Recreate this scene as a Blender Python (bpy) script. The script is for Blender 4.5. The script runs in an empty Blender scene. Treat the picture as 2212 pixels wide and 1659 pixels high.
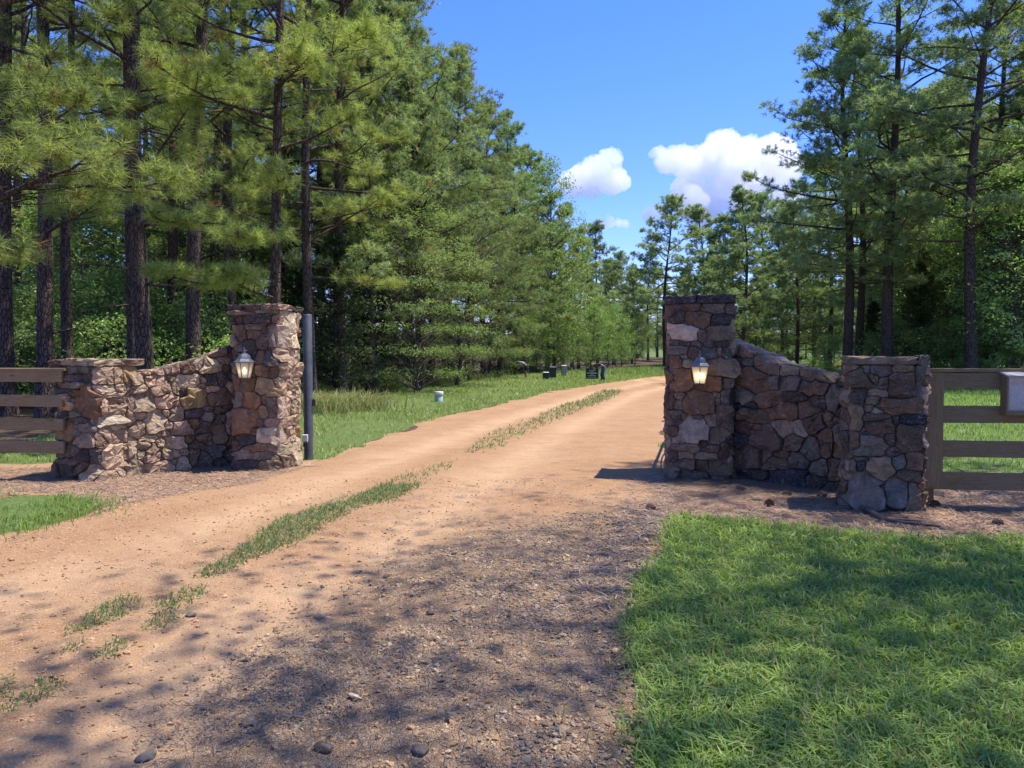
import bpy, math
import numpy as np
from mathutils import Vector, Matrix
R = math.radians
sc = bpy.context.scene
col = sc.collection

# ------------------------------------------------------------------ camera, sky, sun, exposure
EYE = 1.55
PITCH = R(2.08)
F = 1640.0                       # focal length in units of a 2212 px wide picture
CX, CY = 1106.0, 829.5
cam_d = bpy.data.cameras.new('camera')
cam = bpy.data.objects.new('camera', cam_d)
col.objects.link(cam)
cam.location = (0, 0, EYE)
cam.rotation_euler = (R(90) - PITCH, 0, 0)
cam_d.sensor_width = 36.0
cam_d.lens = 36.0 * F / 2212.0
cam_d.clip_start = 0.05
cam_d.clip_end = 9000
sc.camera = cam

SUN_EL = R(68)
SUN_H = Vector((0.985, 0.17, 0)).normalized()      # where the sun stands, seen from above
SUN_V = Vector((SUN_H.x * math.cos(SUN_EL), SUN_H.y * math.cos(SUN_EL), math.sin(SUN_EL)))
w = bpy.data.worlds.new('World')
sc.world = w
w.use_nodes = True
wn = w.node_tree
bg = wn.nodes['Background']
sky = wn.nodes.new('ShaderNodeTexSky')
sky.sky_type = 'NISHITA'
sky.sun_disc = False
sky.sun_elevation = SUN_EL
sky.sun_rotation = math.atan2(SUN_H.x, SUN_H.y)
sky.altitude = 0
sky.air_density = 1.0
sky.dust_density = 0.15
sky.ozone_density = 6.0
hsv = wn.nodes.new('ShaderNodeHueSaturation')
hsv.inputs['Saturation'].default_value = 1.2
wn.links.new(sky.outputs[0], hsv.inputs['Color'])
tint = wn.nodes.new('ShaderNodeMixRGB'); tint.blend_type = 'MULTIPLY'; tint.inputs[0].default_value = 1.0
tint.inputs[2].default_value = (0.72, 0.62, 0.92, 1)
wn.links.new(hsv.outputs[0], tint.inputs[1])
wn.links.new(tint.outputs[0], bg.inputs['Color'])
bg.inputs['Strength'].default_value = 0.118
sun_d = bpy.data.lights.new('sun', 'SUN')
sun_d.energy = 2.85
sun_d.angle = R(0.53)
sun_d.color = (1.0, 0.945, 0.86)
sun = bpy.data.objects.new('sun', sun_d)
col.objects.link(sun)
sun.location = (20, 8, 40)
sun.rotation_euler = SUN_V.to_track_quat('Z', 'Y').to_euler()
sc.view_settings.view_transform = 'Standard'
sc.view_settings.look = 'None'
sc.view_settings.gamma = 1.0
sc.view_settings.exposure = 1.52
sc.view_settings.use_curve_mapping = False
cy = sc.cycles
cy.max_bounces = 20
cy.diffuse_bounces = 4
cy.glossy_bounces = 2
cy.transmission_bounces = 4
cy.transparent_max_bounces = 6
cy.volume_bounces = 20
cy.sample_clamp_indirect = 6
cy.caustics_reflective = False
cy.caustics_refractive = False
cy.use_denoising = True
try:
    cy.denoiser = 'OPENIMAGEDENOISE'
    cy.denoising_prefilter = 'ACCURATE'
except Exception:
    pass

# ------------------------------------------------------------------ geometry helpers
CP, SP = math.cos(PITCH), math.sin(PITCH)
def ray(px, py):
    u = (px - CX) / F
    v = (CY - py) / F
    return np.array([u, CP + v * SP, -SP + v * CP])     # camera looks along +y, pitched down
def P(px, py, d):
    r = ray(px, py)
    r = r * (d / r[1])
    return np.array([r[0], r[1], EYE + r[2]])
def G(px, py, z=0.0):
    r = ray(px, py)
    r = r * ((z - EYE) / r[2])
    return np.array([r[0], r[1], z])

def hash_noise(seed, n=256):
    return np.random.default_rng(seed).random((n, n))
_NT = hash_noise(77)
def vnoise(x, y, s=1.0, o=0):
    x = np.asarray(x, float) * s + 131.7 + o * 17.3
    y = np.asarray(y, float) * s + 71.3 + o * 41.9
    xi = np.floor(x).astype(int); yi = np.floor(y).astype(int)
    fx = x - xi; fy = y - yi
    fx = fx * fx * (3 - 2 * fx); fy = fy * fy * (3 - 2 * fy)
    a = _NT[xi % 256, yi % 256]; b = _NT[(xi + 1) % 256, yi % 256]
    c = _NT[xi % 256, (yi + 1) % 256]; d = _NT[(xi + 1) % 256, (yi + 1) % 256]
    return (a * (1 - fx) + b * fx) * (1 - fy) + (c * (1 - fx) + d * fx) * fy
def fbm(x, y, s=1.0, o=0, n=4):
    r = 0; a = 0.5; t = 0
    for k in range(n):
        r = r + a * vnoise(x, y, s * 2 ** k, o + k); t += a; a *= 0.5
    return r / t
def sstep(a, b, x):
    t = np.clip((np.asarray(x, float) - a) / (b - a), 0, 1)
    return t * t * (3 - 2 * t)

def mesh(name, V, faces, colr=None, smooth=True, mats=(), mat_idx=None):
    """faces: list of int arrays (m,k)"""
    V = np.asarray(V, np.float32).reshape(-1, 3)
    if not isinstance(faces, (list, tuple)): faces = [faces]
    faces = [np.asarray(f, np.int32) for f in faces if len(f)]
    me = bpy.data.meshes.new(name)
    me.vertices.add(len(V)); me.vertices.foreach_set('co', V.ravel())
    loops = np.concatenate([f.ravel() for f in faces])
    tot = np.concatenate([np.full(len(f), f.shape[1], np.int32) for f in faces])
    start = np.concatenate([[0], np.cumsum(tot)[:-1]]).astype(np.int32)
    me.loops.add(len(loops)); me.loops.foreach_set('vertex_index', loops)
    me.polygons.add(len(tot)); me.polygons.foreach_set('loop_start', start); me.polygons.foreach_set('loop_total', tot)
    me.polygons.foreach_set('use_smooth', np.full(len(tot), bool(smooth)))
    for m in mats: me.materials.append(m)
    if mat_idx is not None: me.polygons.foreach_set('material_index', np.asarray(mat_idx, np.int32))
    if colr is not None:
        c = np.ones((len(V), 4), np.float32); c[:, :3] = colr
        a = me.color_attributes.new('col', 'FLOAT_COLOR', 'POINT'); a.data.foreach_set('color', c.ravel())
    me.update(calc_edges=True)
    return me
def link(name, me, parent=None, loc=(0, 0, 0), rot=(0, 0, 0), scale=None):
    o = bpy.data.objects.new(name, me)
    col.objects.link(o)
    o.location = loc; o.rotation_euler = rot
    if scale is not None: o.scale = (scale,) * 3 if np.isscalar(scale) else scale
    if parent is not None: o.parent = parent
    return o
def tag(o, label=None, cat=None, group=None, kind=None):
    if label: o['label'] = label
    if cat: o['category'] = cat
    if group: o['group'] = group
    if kind: o['kind'] = kind
    return o
def empty(name, loc, label, cat, group=None, rot=(0, 0, 0)):
    o = bpy.data.objects.new(name, None); col.objects.link(o)
    o.empty_display_size = 0.2
    o.location = loc; o.rotation_euler = rot
    return tag(o, label, cat, group)

class MB:
    """collects shapes into one mesh"""
    def __init__(s): s.V = []; s.F = {}; s.n = 0
    def add(s, V, F):
        V = np.asarray(V, float).reshape(-1, 3); F = np.asarray(F, int)
        s.F.setdefault(F.shape[1], []).append(F + s.n); s.V.append(V); s.n += len(V)
    def box(s, c, size, M=None, taper=1.0, bev=0.0):
        sx, sy, sz = [a / 2 for a in size]
        if bev > 0:
            b = min(bev, sx * .9, sy * .9, sz * .9)
            V = []; 
            for z, k in ((-sz, 1), (-sz + b, 0), (sz - b, 0), (sz, 1)):
                ix = sx - (b if k else 0); iy = sy - (b if k else 0)
                t = taper if z > 0 else 1
                cb = b * 0.6
                for (x, y) in ((-ix + cb, -iy), (ix - cb, -iy), (ix, -iy + cb), (ix, iy - cb), (ix - cb, iy), (-ix + cb, iy), (-ix, iy - cb), (-ix, -iy + cb)):
                    V.append((x * t, y * t, z))
            F4 = []
            for r in range(3):
                for k in range(8):
                    a = r * 8 + k; b2 = r * 8 + (k + 1) % 8
                    F4.append((a, b2, b2 + 8, a + 8))
            V = np.array(V)
            if M is not None: V = V @ np.array(M).T
            V = V + np.array(c)
            s.add(V, F4)
            n0 = s.n - 32
            s.F.setdefault(8, []).append(np.array([[n0 + 7 - k for k in range(8)], [n0 + 24 + k for k in range(8)]]))
            return
        V = np.array([(x, y, z) for z in (-sz, sz) for (x, y) in ((-sx, -sy), (sx, -sy), (sx, sy), (-sx, sy))])
        V[4:, :2] *= taper
        if M is not None: V = V @ np.array(M).T
        s.add(V + np.array(c), [(3, 2, 1, 0), (4, 5, 6, 7), (0, 1, 5, 4), (1, 2, 6, 5), (2, 3, 7, 6), (3, 0, 4, 7)])
    def tube(s, pts, rad, sides=6, cap=True):
        V, F = tube(pts, rad, sides)
        s.add(V, F)
        if cap:
            n0 = s.n - len(V)
            m = len(V) // sides
            s.F.setdefault(sides, []).append(np.array([[n0 + sides - 1 - k for k in range(sides)], [n0 + (m - 1) * sides + k for k in range(sides)]]))
    def lathe(s, prof, c=(0, 0, 0), sides=24, off=0.0):
        a = np.arange(sides) * 2 * math.pi / sides + off
        V = np.concatenate([np.stack([r * np.cos(a), r * np.sin(a), np.full(sides, z)], 1) for r, z in prof]) + np.array(c)
        F = []
        for r in range(len(prof) - 1):
            for k in range(sides):
                F.append((r * sides + k, r * sides + (k + 1) % sides, (r + 1) * sides + (k + 1) % sides, (r + 1) * sides + k))
        s.add(V, F)
    def build(s, name, mat, parent=None, smooth=False, **k):
        me = mesh(name, np.concatenate(s.V), [np.concatenate(f) for f in s.F.values()], smooth=smooth, mats=[mat])
        return link(name, me, parent, **k)
def tube(pts, rad, sides=6):
    pts = np.asarray(pts, float); n = len(pts)
    rad = np.full(n, rad) if np.isscalar(rad) else np.asarray(rad, float)
    t = np.gradient(pts, axis=0); t /= np.linalg.norm(t, axis=1, keepdims=True) + 1e-9
    ref = np.where(np.abs(t[:, 2:3]) > 0.9, np.array([[1., 0, 0]]), np.array([[0, 0, 1.]]))
    if np.abs(t[:, 2]).max() > 0.75: ref = np.repeat(np.array([[1., 0.05, 0]]), n, 0)
    a = np.cross(t, ref); a /= np.linalg.norm(a, axis=1, keepdims=True) + 1e-9
    b = np.cross(t, a)
    an = np.arange(sides) * 2 * math.pi / sides
    V = pts[:, None] + rad[:, None, None] * (a[:, None] * np.cos(an)[None, :, None] + b[:, None] * np.sin(an)[None, :, None])
    i = np.arange(n - 1)[:, None] * sides; k = np.arange(sides)[None]; k2 = (k + 1) % sides
    F = np.stack([i + k, i + sides + k, i + sides + k2, i + k2], 2).reshape(-1, 4)
    return V.reshape(-1, 3), F

# ------------------------------------------------------------------ materials
class NT:
    def __init__(s, name):
        s.m = bpy.data.materials.new(name); s.m.use_nodes = True
        s.t = s.m.node_tree; s.t.nodes.clear()
        s.out = s.t.nodes.new('ShaderNodeOutputMaterial')
    def n(s, typ, **kw):
        nd = s.t.nodes.new('ShaderNode' + typ)
        for k, v in kw.items():
            if k.startswith('i_'):
                key = k[2:]
                key = int(key) if key.isdigit() else key.replace('_', ' ')
                s.set(nd.inputs[key], v)
            else: setattr(nd, k, v)
        return nd
    def set(s, inp, v):
        if hasattr(v, 'is_output') or hasattr(v, 'links') and not isinstance(v, (int, float, tuple)): s.t.links.new(v, inp)
        else:
            if isinstance(v, tuple) and len(v) == 3 and inp.type == 'RGBA': v = v + (1,)
            inp.default_value = v
    def noise(s, vec, scale, detail=4, rough=0.55, dist=0.0):
        nd = s.n('TexNoise', i_Scale=scale, i_Detail=detail, i_Roughness=rough, i_Distortion=dist)
        if vec is not None: s.t.links.new(vec, nd.inputs['Vector'])
        return nd.outputs['Fac']
    def voro(s, vec, scale, feature='F1', out='Distance', rnd=1.0):
        nd = s.n('TexVoronoi', feature=feature, i_Scale=scale, i_Randomness=rnd)
        if vec is not None: s.t.links.new(vec, nd.inputs['Vector'])
        return nd.outputs[out]
    def ramp(s, fac, stops, interp='LINEAR'):
        nd = s.n('ValToRGB'); r = nd.color_ramp; r.interpolation = interp
        while len(r.elements) < len(stops): r.elements.new(0.5)
        for e, (p, c) in zip(r.elements, stops):
            e.position = p
            e.color = (c, c, c, 1) if np.isscalar(c) else tuple(c) + (1,)
        s.t.links.new(fac, nd.inputs[0]); return nd.outputs[0]
    def mix(s, fac, a, b, blend='MIX'):
        nd = s.n('MixRGB', blend_type=blend)
        s.set(nd.inputs[0], fac); s.set(nd.inputs[1], a); s.set(nd.inputs[2], b); return nd.outputs[0]
    def math(s, op, a, b=0.0, c=None, clamp=False):
        nd = s.n('Math', operation=op, use_clamp=clamp)
        s.set(nd.inputs[0], a); s.set(nd.inputs[1], b)
        if c is not None: s.set(nd.inputs[2], c)
        return nd.outputs[0]
    def mapr(s, v, a, b, c=0.0, d=1.0):
        nd = s.n('MapRange'); s.set(nd.inputs[0], v)
        for k, x in zip((1, 2, 3, 4), (a, b, c, d)): nd.inputs[k].default_value = x
        return nd.outputs[0]
    def pos(s): return s.n('NewGeometry').outputs['Position']
    def obj(s): return s.n('TexCoord').outputs['Object']
    def scaled(s, vec, sx, sy, sz):
        nd = s.n('Mapping'); s.t.links.new(vec, nd.inputs[0]); nd.inputs['Scale'].default_value = (sx, sy, sz); return nd.outputs[0]
    def bump(s, h, strength=0.5, dist=0.02, nrm=None):
        nd = s.n('Bump', i_Strength=strength, i_Distance=dist); s.t.links.new(h, nd.inputs['Height'])
        if nrm is not None: s.t.links.new(nrm, nd.inputs['Normal'])
        return nd.outputs[0]
    def bsdf(s, color, rough=0.8, nrm=None, spec=0.3, **kw):
        nd = s.n('BsdfPrincipled'); s.set(nd.inputs['Base Color'], color); s.set(nd.inputs['Roughness'], rough)
        nd.inputs['Specular IOR Level'].default_value = spec
        if nrm is not None: s.t.links.new(nrm, nd.inputs['Normal'])
        for k, v in kw.items(): s.set(nd.inputs[k.replace('_', ' ')], v)
        return nd.outputs[0]
    def done(s, sh):
        s.t.links.new(sh, s.out.inputs['Surface']); return s.m

def mat_foliage(name, gain=(1, 1, 1), trans=0.42, spec=0.25, rough=0.5, var=0.25):
    m = NT(name)
    a = m.n('Attribute', attribute_name='col').outputs['Color']
    oi = m.n('ObjectInfo')
    hs = m.n('HueSaturation')
    m.set(hs.inputs['Color'], m.mix(1.0, a, gain, 'MULTIPLY'))
    m.set(hs.inputs['Value'], m.mapr(oi.outputs['Random'], 0, 1, 1 - var, 1 + var))
    m.set(hs.inputs['Hue'], m.mapr(m.math('FRACT', m.math('MULTIPLY', oi.outputs['Random'], 7.13)), 0, 1, 0.488, 0.512))
    c = hs.outputs[0]
    d = m.bsdf(c, rough, spec=spec)
    t = m.n('BsdfTranslucent'); m.set(t.inputs['Color'], m.mix(1.0, c, (1.15, 1.25, 0.55), 'MULTIPLY'))
    mx = m.n('MixShader'); mx.inputs[0].default_value = trans
    m.t.links.new(d, mx.inputs[1]); m.t.links.new(t.outputs[0], mx.inputs[2])
    return m.done(mx.outputs[0])

def mat_bark():
    m = NT('pine_bark'); p = m.obj()
    ps = m.scaled(p, 1, 1, 0.32)
    v = m.voro(ps, 16, 'DISTANCE_TO_EDGE')
    n = m.noise(ps, 9, 6, 0.65)
    big = m.noise(m.scaled(p, 1, 1, .5), 1.7, 3)
    h = m.math('ADD', m.math('MULTIPLY', m.mapr(v, 0, 0.12), 0.8), m.math('MULTIPLY', n, 0.7))
    c = m.mix(m.mapr(h, 0.3, 1.2), (0.022, 0.017, 0.015), (0.115, 0.088, 0.075))
    c = m.mix(m.mapr(big, 0.4, 0.7), c, m.mix(0.45, c, (0.13, 0.075, 0.05)))
    return m.done(m.bsdf(c, 0.95, m.bump(h, 1.0, 0.035), 0.1))

def mat_stone():
    m = NT('fieldstone'); p = m.pos(); oi = m.n('ObjectInfo')
    base = m.mix(1.0, oi.outputs['Color'], (1.04, 0.98, 0.80), 'MULTIPLY')
    n1 = m.noise(p, 9, 6, 0.62, 0.6)
    n2 = m.noise(p, 46, 5, 0.65)
    n3 = m.noise(p, 150, 3, 0.6)
    c = m.mix(m.mapr(n1, 0.3, 0.72), m.mix(1.0, base, (0.52, 0.48, 0.46), 'MULTIPLY'), m.mix(1.0, base, (1.25, 1.2, 1.15), 'MULTIPLY'))
    c = m.mix(m.mapr(n2, 0.46, 0.72, 0, 0.6), c, m.mix(0.5, c, (0.30, 0.265, 0.225)))
    lich = m.math('MULTIPLY', m.mapr(m.noise(p, 14, 4, 0.7, 0.4), 0.55, 0.68), m.mapr(n2, 0.4, 0.6))
    c = m.mix(m.math('MULTIPLY', lich, 0.55), c, (0.38, 0.36, 0.32))
    dark = m.mapr(m.noise(p, 5, 4, 0.6), 0.60, 0.72, 0, 0.5)
    c = m.mix(dark, c, m.mix(0.7, c, (0.06, 0.05, 0.055)))
    h = m.math('ADD', m.math('MULTIPLY', n2, 0.6), m.math('ADD', m.math('MULTIPLY', n1, 1.4), m.math('MULTIPLY', n3, 0.22)))
    vr = m.voro(p, 22, 'F1')
    h = m.math('ADD', h, m.math('MULTIPLY', vr, 0.5))
    return m.done(m.bsdf(c, 0.92, m.bump(h, 0.75, 0.03), 0.2))

def mat_simple(name, c1, c2, scale=30, rough=0.7, bump=0.3, bd=0.004, spec=0.3, metal=0.0, stretch=(1, 1, 1)):
    m = NT(name); p = m.scaled(m.obj(), *stretch)
    n = m.noise(p, scale, 5, 0.6)
    c = m.mix(m.mapr(n, 0.3, 0.7), c1, c2)
    return m.done(m.bsdf(c, rough, m.bump(n, bump, bd), spec, Metallic=metal))

def mat_wood():
    m = NT('weathered_wood'); p = m.obj(); oi = m.n('ObjectInfo')
    off = m.n('VectorMath', operation='ADD'); m.t.links.new(p, off.inputs[0])
    cmb = m.n('CombineXYZ'); m.set(cmb.inputs[2], m.math('MULTIPLY', oi.outputs['Random'], 9.0)); m.t.links.new(cmb.outputs[0], off.inputs[1])
    q = off.outputs[0]
    wv = m.noise(m.scaled(q, 1.1, 6, 16), 2.2, 4, 0.55, 1.6)
    rings = m.math('FRACT', m.math('MULTIPLY', wv, 7.0))
    g = m.noise(m.scaled(q, 2.0, 60, 110), 2.0, 3, 0.6)
    knot = m.voro(m.scaled(q, 1.6, 1, 5.5), 1.5, 'F1')
    k = m.mapr(knot, 0.06, 0.11, 1, 0)
    c = m.mix(rings, (0.20, 0.14, 0.082), (0.37, 0.285, 0.175))
    c = m.mix(m.mapr(g, 0.35, 0.7), m.mix(0.5, c, (0.07, 0.055, 0.045)), c)
    c = m.mix(m.math('MULTIPLY', k, 0.8), c, (0.045, 0.03, 0.022))
    c = m.mix(m.mapr(m.noise(q, 1.3, 3), 0.4, 0.7, 0, .5), c, (0.25, 0.21, 0.165))
    c = m.mix(1.0, c, (1.05, 0.95, 0.76), 'MULTIPLY')
    h = m.math('ADD', rings, m.math('MULTIPLY', g, 1.2))
    return m.done(m.bsdf(c, 0.85, m.bump(h, 0.5, 0.004), 0.2))

M_PINE = mat_foliage('pine_needles', trans=0.50)
M_LEAF = mat_foliage('broad_leaves', trans=0.40, spec=0.45, rough=0.42)
M_CEDAR = mat_foliage('cedar_sprays', trans=0.25)
M_GRASS = mat_foliage('grass_blades', trans=0.42, spec=0.35, var=0.0)
M_STRAW = mat_foliage('pine_straw', trans=0.12, var=0.0)
M_BARK = mat_bark()
M_STONE = mat_stone()
M_WOOD = mat_wood()
M_TWIG = mat_simple('twig_bark', (0.06, 0.045, 0.035), (0.14, 0.11, 0.09), 25, 0.9, 0.4)
M_MORTAR = mat_simple('mortar', (0.10, 0.085, 0.072), (0.20, 0.17, 0.145), 38, 0.95, 0.8, 0.012)
M_BLACK = mat_simple('black_metal', (0.022, 0.024, 0.028), (0.06, 0.063, 0.07), 60, 0.42, 0.15, 0.001, 0.5)
M_STEEL = mat_simple('painted_steel', (0.035, 0.04, 0.046), (0.085, 0.09, 0.098), 9, 0.5, 0.1, 0.002, 0.5)

# ------------------------------------------------------------------ zones on the ground
def piece(xs, ys): 
    xs = np.array(xs, float); ys = np.array(ys, float)
    return lambda d: np.interp(d, xs, ys)
ROAD_L = piece([-30, -6, 0, 3, 6.3, 7.9, 9.4, 10.8, 12.5, 18.8, 26, 34, 45, 56, 75, 100, 130], [-8, -5.0, -4.7, -4.5, -4.3, -4.05, -3.3, -2.75, -2.7, -1.9, -0.1, 2.0, 5.9, 10, 20, 36, 60])
ROAD_R = piece([-30, -6, 0, 2.9, 4.8, 7.26, 9.5, 12, 19, 34, 45, 56, 75, 100, 130], [-1.5, 0.3, 0.35, 0.5, 0.8, 1.55, 2.0, 2.4, 3.9, 9.2, 13.4, 18, 29, 46, 72])
STRIP = piece([-6, 0, 3.0, 3.5, 4.46, 5.7, 7, 9.2, 13, 17.5, 24, 31.8, 45], [-1.9, -2.15, -2.35, -2.35, -2.45, -2.08, -1.72, -1.28, -0.45, 0.6, 2.35, 4.5, 9.2])
GRAVEL_L = piece([-6, 2.86, 4.54, 5.9, 7.3, 8.2, 12], [-1.5, -1.35, -1.1, -0.75, 0.45, 1.5, 3])
TREELINE = piece([-30, 0, 12, 18, 25, 40, 56, 75, 100, 130], [-9, -9, -8.6, -7.6, -6.6, -3.4, -0.6, 6.2, 17, 32])
def terrain(x, y):
    x = np.asarray(x, float); y = np.asarray(y, float)
    z = (fbm(x, y, 0.25, 3, 3) - 0.5) * 0.10 * sstep(6, 16, np.hypot(x, y - 4))
    z = z + (fbm(x, y, 1.6, 9, 3) - 0.5) * 0.035
    z = z + 1.25 * sstep(95, 140, y)
    z = z + 0.10 * sstep(2, 7, ROAD_L(y) - x) * sstep(14, 30, y)
    z = z + 12.0 * sstep(170, 420, np.hypot(x, y))
    return z
def road_z(x, y):
    e = np.minimum(x - ROAD_L(y), ROAD_R(y) - x)
    sc_ = 0.12 + 0.012 * np.maximum(y, 0)
    e = e + (fbm(x, y, 1.3, 21, 4) - 0.5) * (0.55 + 0.01 * np.maximum(y, 0))
    rut = -0.018 * np.exp(-((x - STRIP(y) - 0.95) / 0.35) ** 2) - 0.018 * np.exp(-((x - STRIP(y) + 0.95) / 0.35) ** 2)
    rut = rut * 1.4 + (fbm(x, y, 3.2, 141, 3) - .5) * 0.022 * sstep(30, 12, y)
    return terrain(x, y) + 0.026 + rut - 0.06 * sstep(sc_, -sc_ * 1.2, e), e

# lawns given as pixel outlines on the level ground
def poly_world(pts): return np.array([G(*p)[:2] for p in pts])
def in_poly(x, y, poly):
    inside = np.zeros(np.shape(x), bool); n = len(poly)
    for i in range(n):
        x1, y1 = poly[i]; x2, y2 = poly[(i + 1) % n]
        c = ((y1 > y) != (y2 > y)) & (x < (x2 - x1) * (y - y1) / (y2 - y1 + 1e-12) + x1)
        inside ^= c
    return inside
LAWN_NEAR = np.vstack([poly_world([(1468, 1122), (1580, 1130), (1720, 1150), (1860, 1172), (2010, 1178), (2230, 1165)]),
                       [[7.5, 6.3], [9.5, 2.0], [8.0, -3.0], [0.6, -3.0], [0.55, 1.5]], poly_world([(1395, 1659), (1390, 1480), (1380, 1300), (1400, 1245), (1440, 1190)])])
PATCH_LEFT = np.vstack([poly_world([(205, 1092), (150, 1074), (80, 1066), (0, 1076), (-200, 1085)]), poly_world([(-300, 1160), (0, 1160), (120, 1132), (230, 1112)])])
def lawn_mask(x, y):
    x = np.asarray(x, float); y = np.asarray(y, float)
    nz = (fbm(x, y, 1.1, 5, 3) - 0.5)
    near = in_poly(x + nz * 0.22, y + (fbm(x, y, 1.3, 15, 3) - .5) * 0.4, LAWN_NEAR)
    patch = in_poly(x + nz * .4, y, PATCH_LEFT)
    verge = (y > 10.9 + nz * 1.5) & (x < ROAD_L(y) - 0.02 + nz * 0.5) & (x > TREELINE(y) - 0.8 + nz * 1.6)
    right = (x > ROAD_R(y) + 0.1 + nz) & (y > 10.2 - 0.2 * x + 0.9 + nz * 0.7) & (y > 9.3 - 0.1 * (x - 4))
    far = (y > 60) & (x > TREELINE(y))
    return near, patch, verge, right | far

# ------------------------------------------------------------------ ground sheet
def sinh_axis(a, lo, hi, n):
    u = np.linspace(math.asinh(lo / a), math.asinh(hi / a), n)
    return a * np.sinh(u)
def grid_faces(nx, ny):
    i = np.arange(nx - 1)[:, None] * ny + np.arange(ny - 1)[None]
    return np.stack([i, i + ny, i + ny + 1, i + 1], 2).reshape(-1, 4)
def mat_ground():
    m = NT('ground_cover'); p = m.pos()
    zone = m.n('Attribute', attribute_name='col').outputs['Color']
    sep = m.n('SeparateColor'); m.t.links.new(zone, sep.inputs[0])
    n1 = m.noise(p, 2.3, 6, 0.65); n2 = m.noise(p, 17, 5, 0.65); n3 = m.noise(p, 70, 4, 0.7)
    forest = m.mix(m.mapr(n2, 0.3, 0.7), (0.045, 0.03, 0.018), (0.15, 0.095, 0.055))
    forest = m.mix(m.mapr(n1, 0.5, 0.7, 0, .6), forest, (0.05, 0.065, 0.02))
    grass = m.mix(m.mapr(n2, 0.3, 0.7), (0.05, 0.085, 0.02), (0.15, 0.20, 0.055))
    grass = m.mix(m.mapr(n1, 0.55, 0.75, 0, .55), grass, (0.30, 0.25, 0.12))
    straw = m.mix(m.mapr(n3, 0.3, 0.7), (0.15, 0.085, 0.05), (0.48, 0.33, 0.21))
    straw = m.mix(m.mapr(n2, 0.45, 0.75, 0, 0.6), straw, (0.34, 0.21, 0.125))
    straw = m.mix(m.mapr(n1, 0.52, 0.7, 0, 0.5), straw, (0.46, 0.27, 0.15))
    wob = m.math('MULTIPLY', m.math('SUBTRACT', n2, 0.5), 0.9)
    f1 = m.mapr(m.math('ADD', sep.outputs[0], wob), 0.35, 0.65)
    f2 = m.mapr(m.math('ADD', sep.outputs[1], wob), 0.35, 0.65)
    straw = m.mix(1.0, straw, (1.05, 0.98, 0.86), 'MULTIPLY')
    c = m.mix(f2, forest, straw); c = m.mix(f1, c, grass)
    h = m.math('ADD', n2, m.math('MULTIPLY', n3, 0.6))
    return m.done(m.bsdf(c, 0.95, m.bump(h, 0.8, 0.03), 0.15))
def build_ground():
    xs = sinh_axis(2.2, -500, 500, 340); ys = sinh_axis(2.6, -120, 620, 330) + 4.5
    X, Y = np.meshgrid(xs, ys, indexing='ij')
    Z = terrain(X, Y) - 0.10 * sstep(0.25, 0.8, np.minimum(X - ROAD_L(Y), ROAD_R(Y) - X)) * (Y < 128)   # the road bed
    a, b, c, d = lawn_mask(X, Y)
    lawn = (a | b | c | d).astype(float)
    straw = ((np.hypot(X - 3.2, Y - 8.2) < 3.0) | ((X > 1.3) & (Y > 6.3 - 0.05 * X) & (Y < 11.0)) | ((X < -2.2) & (Y < 13) & (X > -8.5)) | (np.abs(Y - 9) < 3.4)).astype(float)
    V = np.stack([X, Y, Z], 2).reshape(-1, 3)
    C = np.stack([lawn, straw, 0 * lawn], 2).reshape(-1, 3)
    o = link('ground', mesh('ground', V, grid_faces(*X.shape), C, True, [mat_ground()]))
    tag(o, kind='structure')
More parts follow.
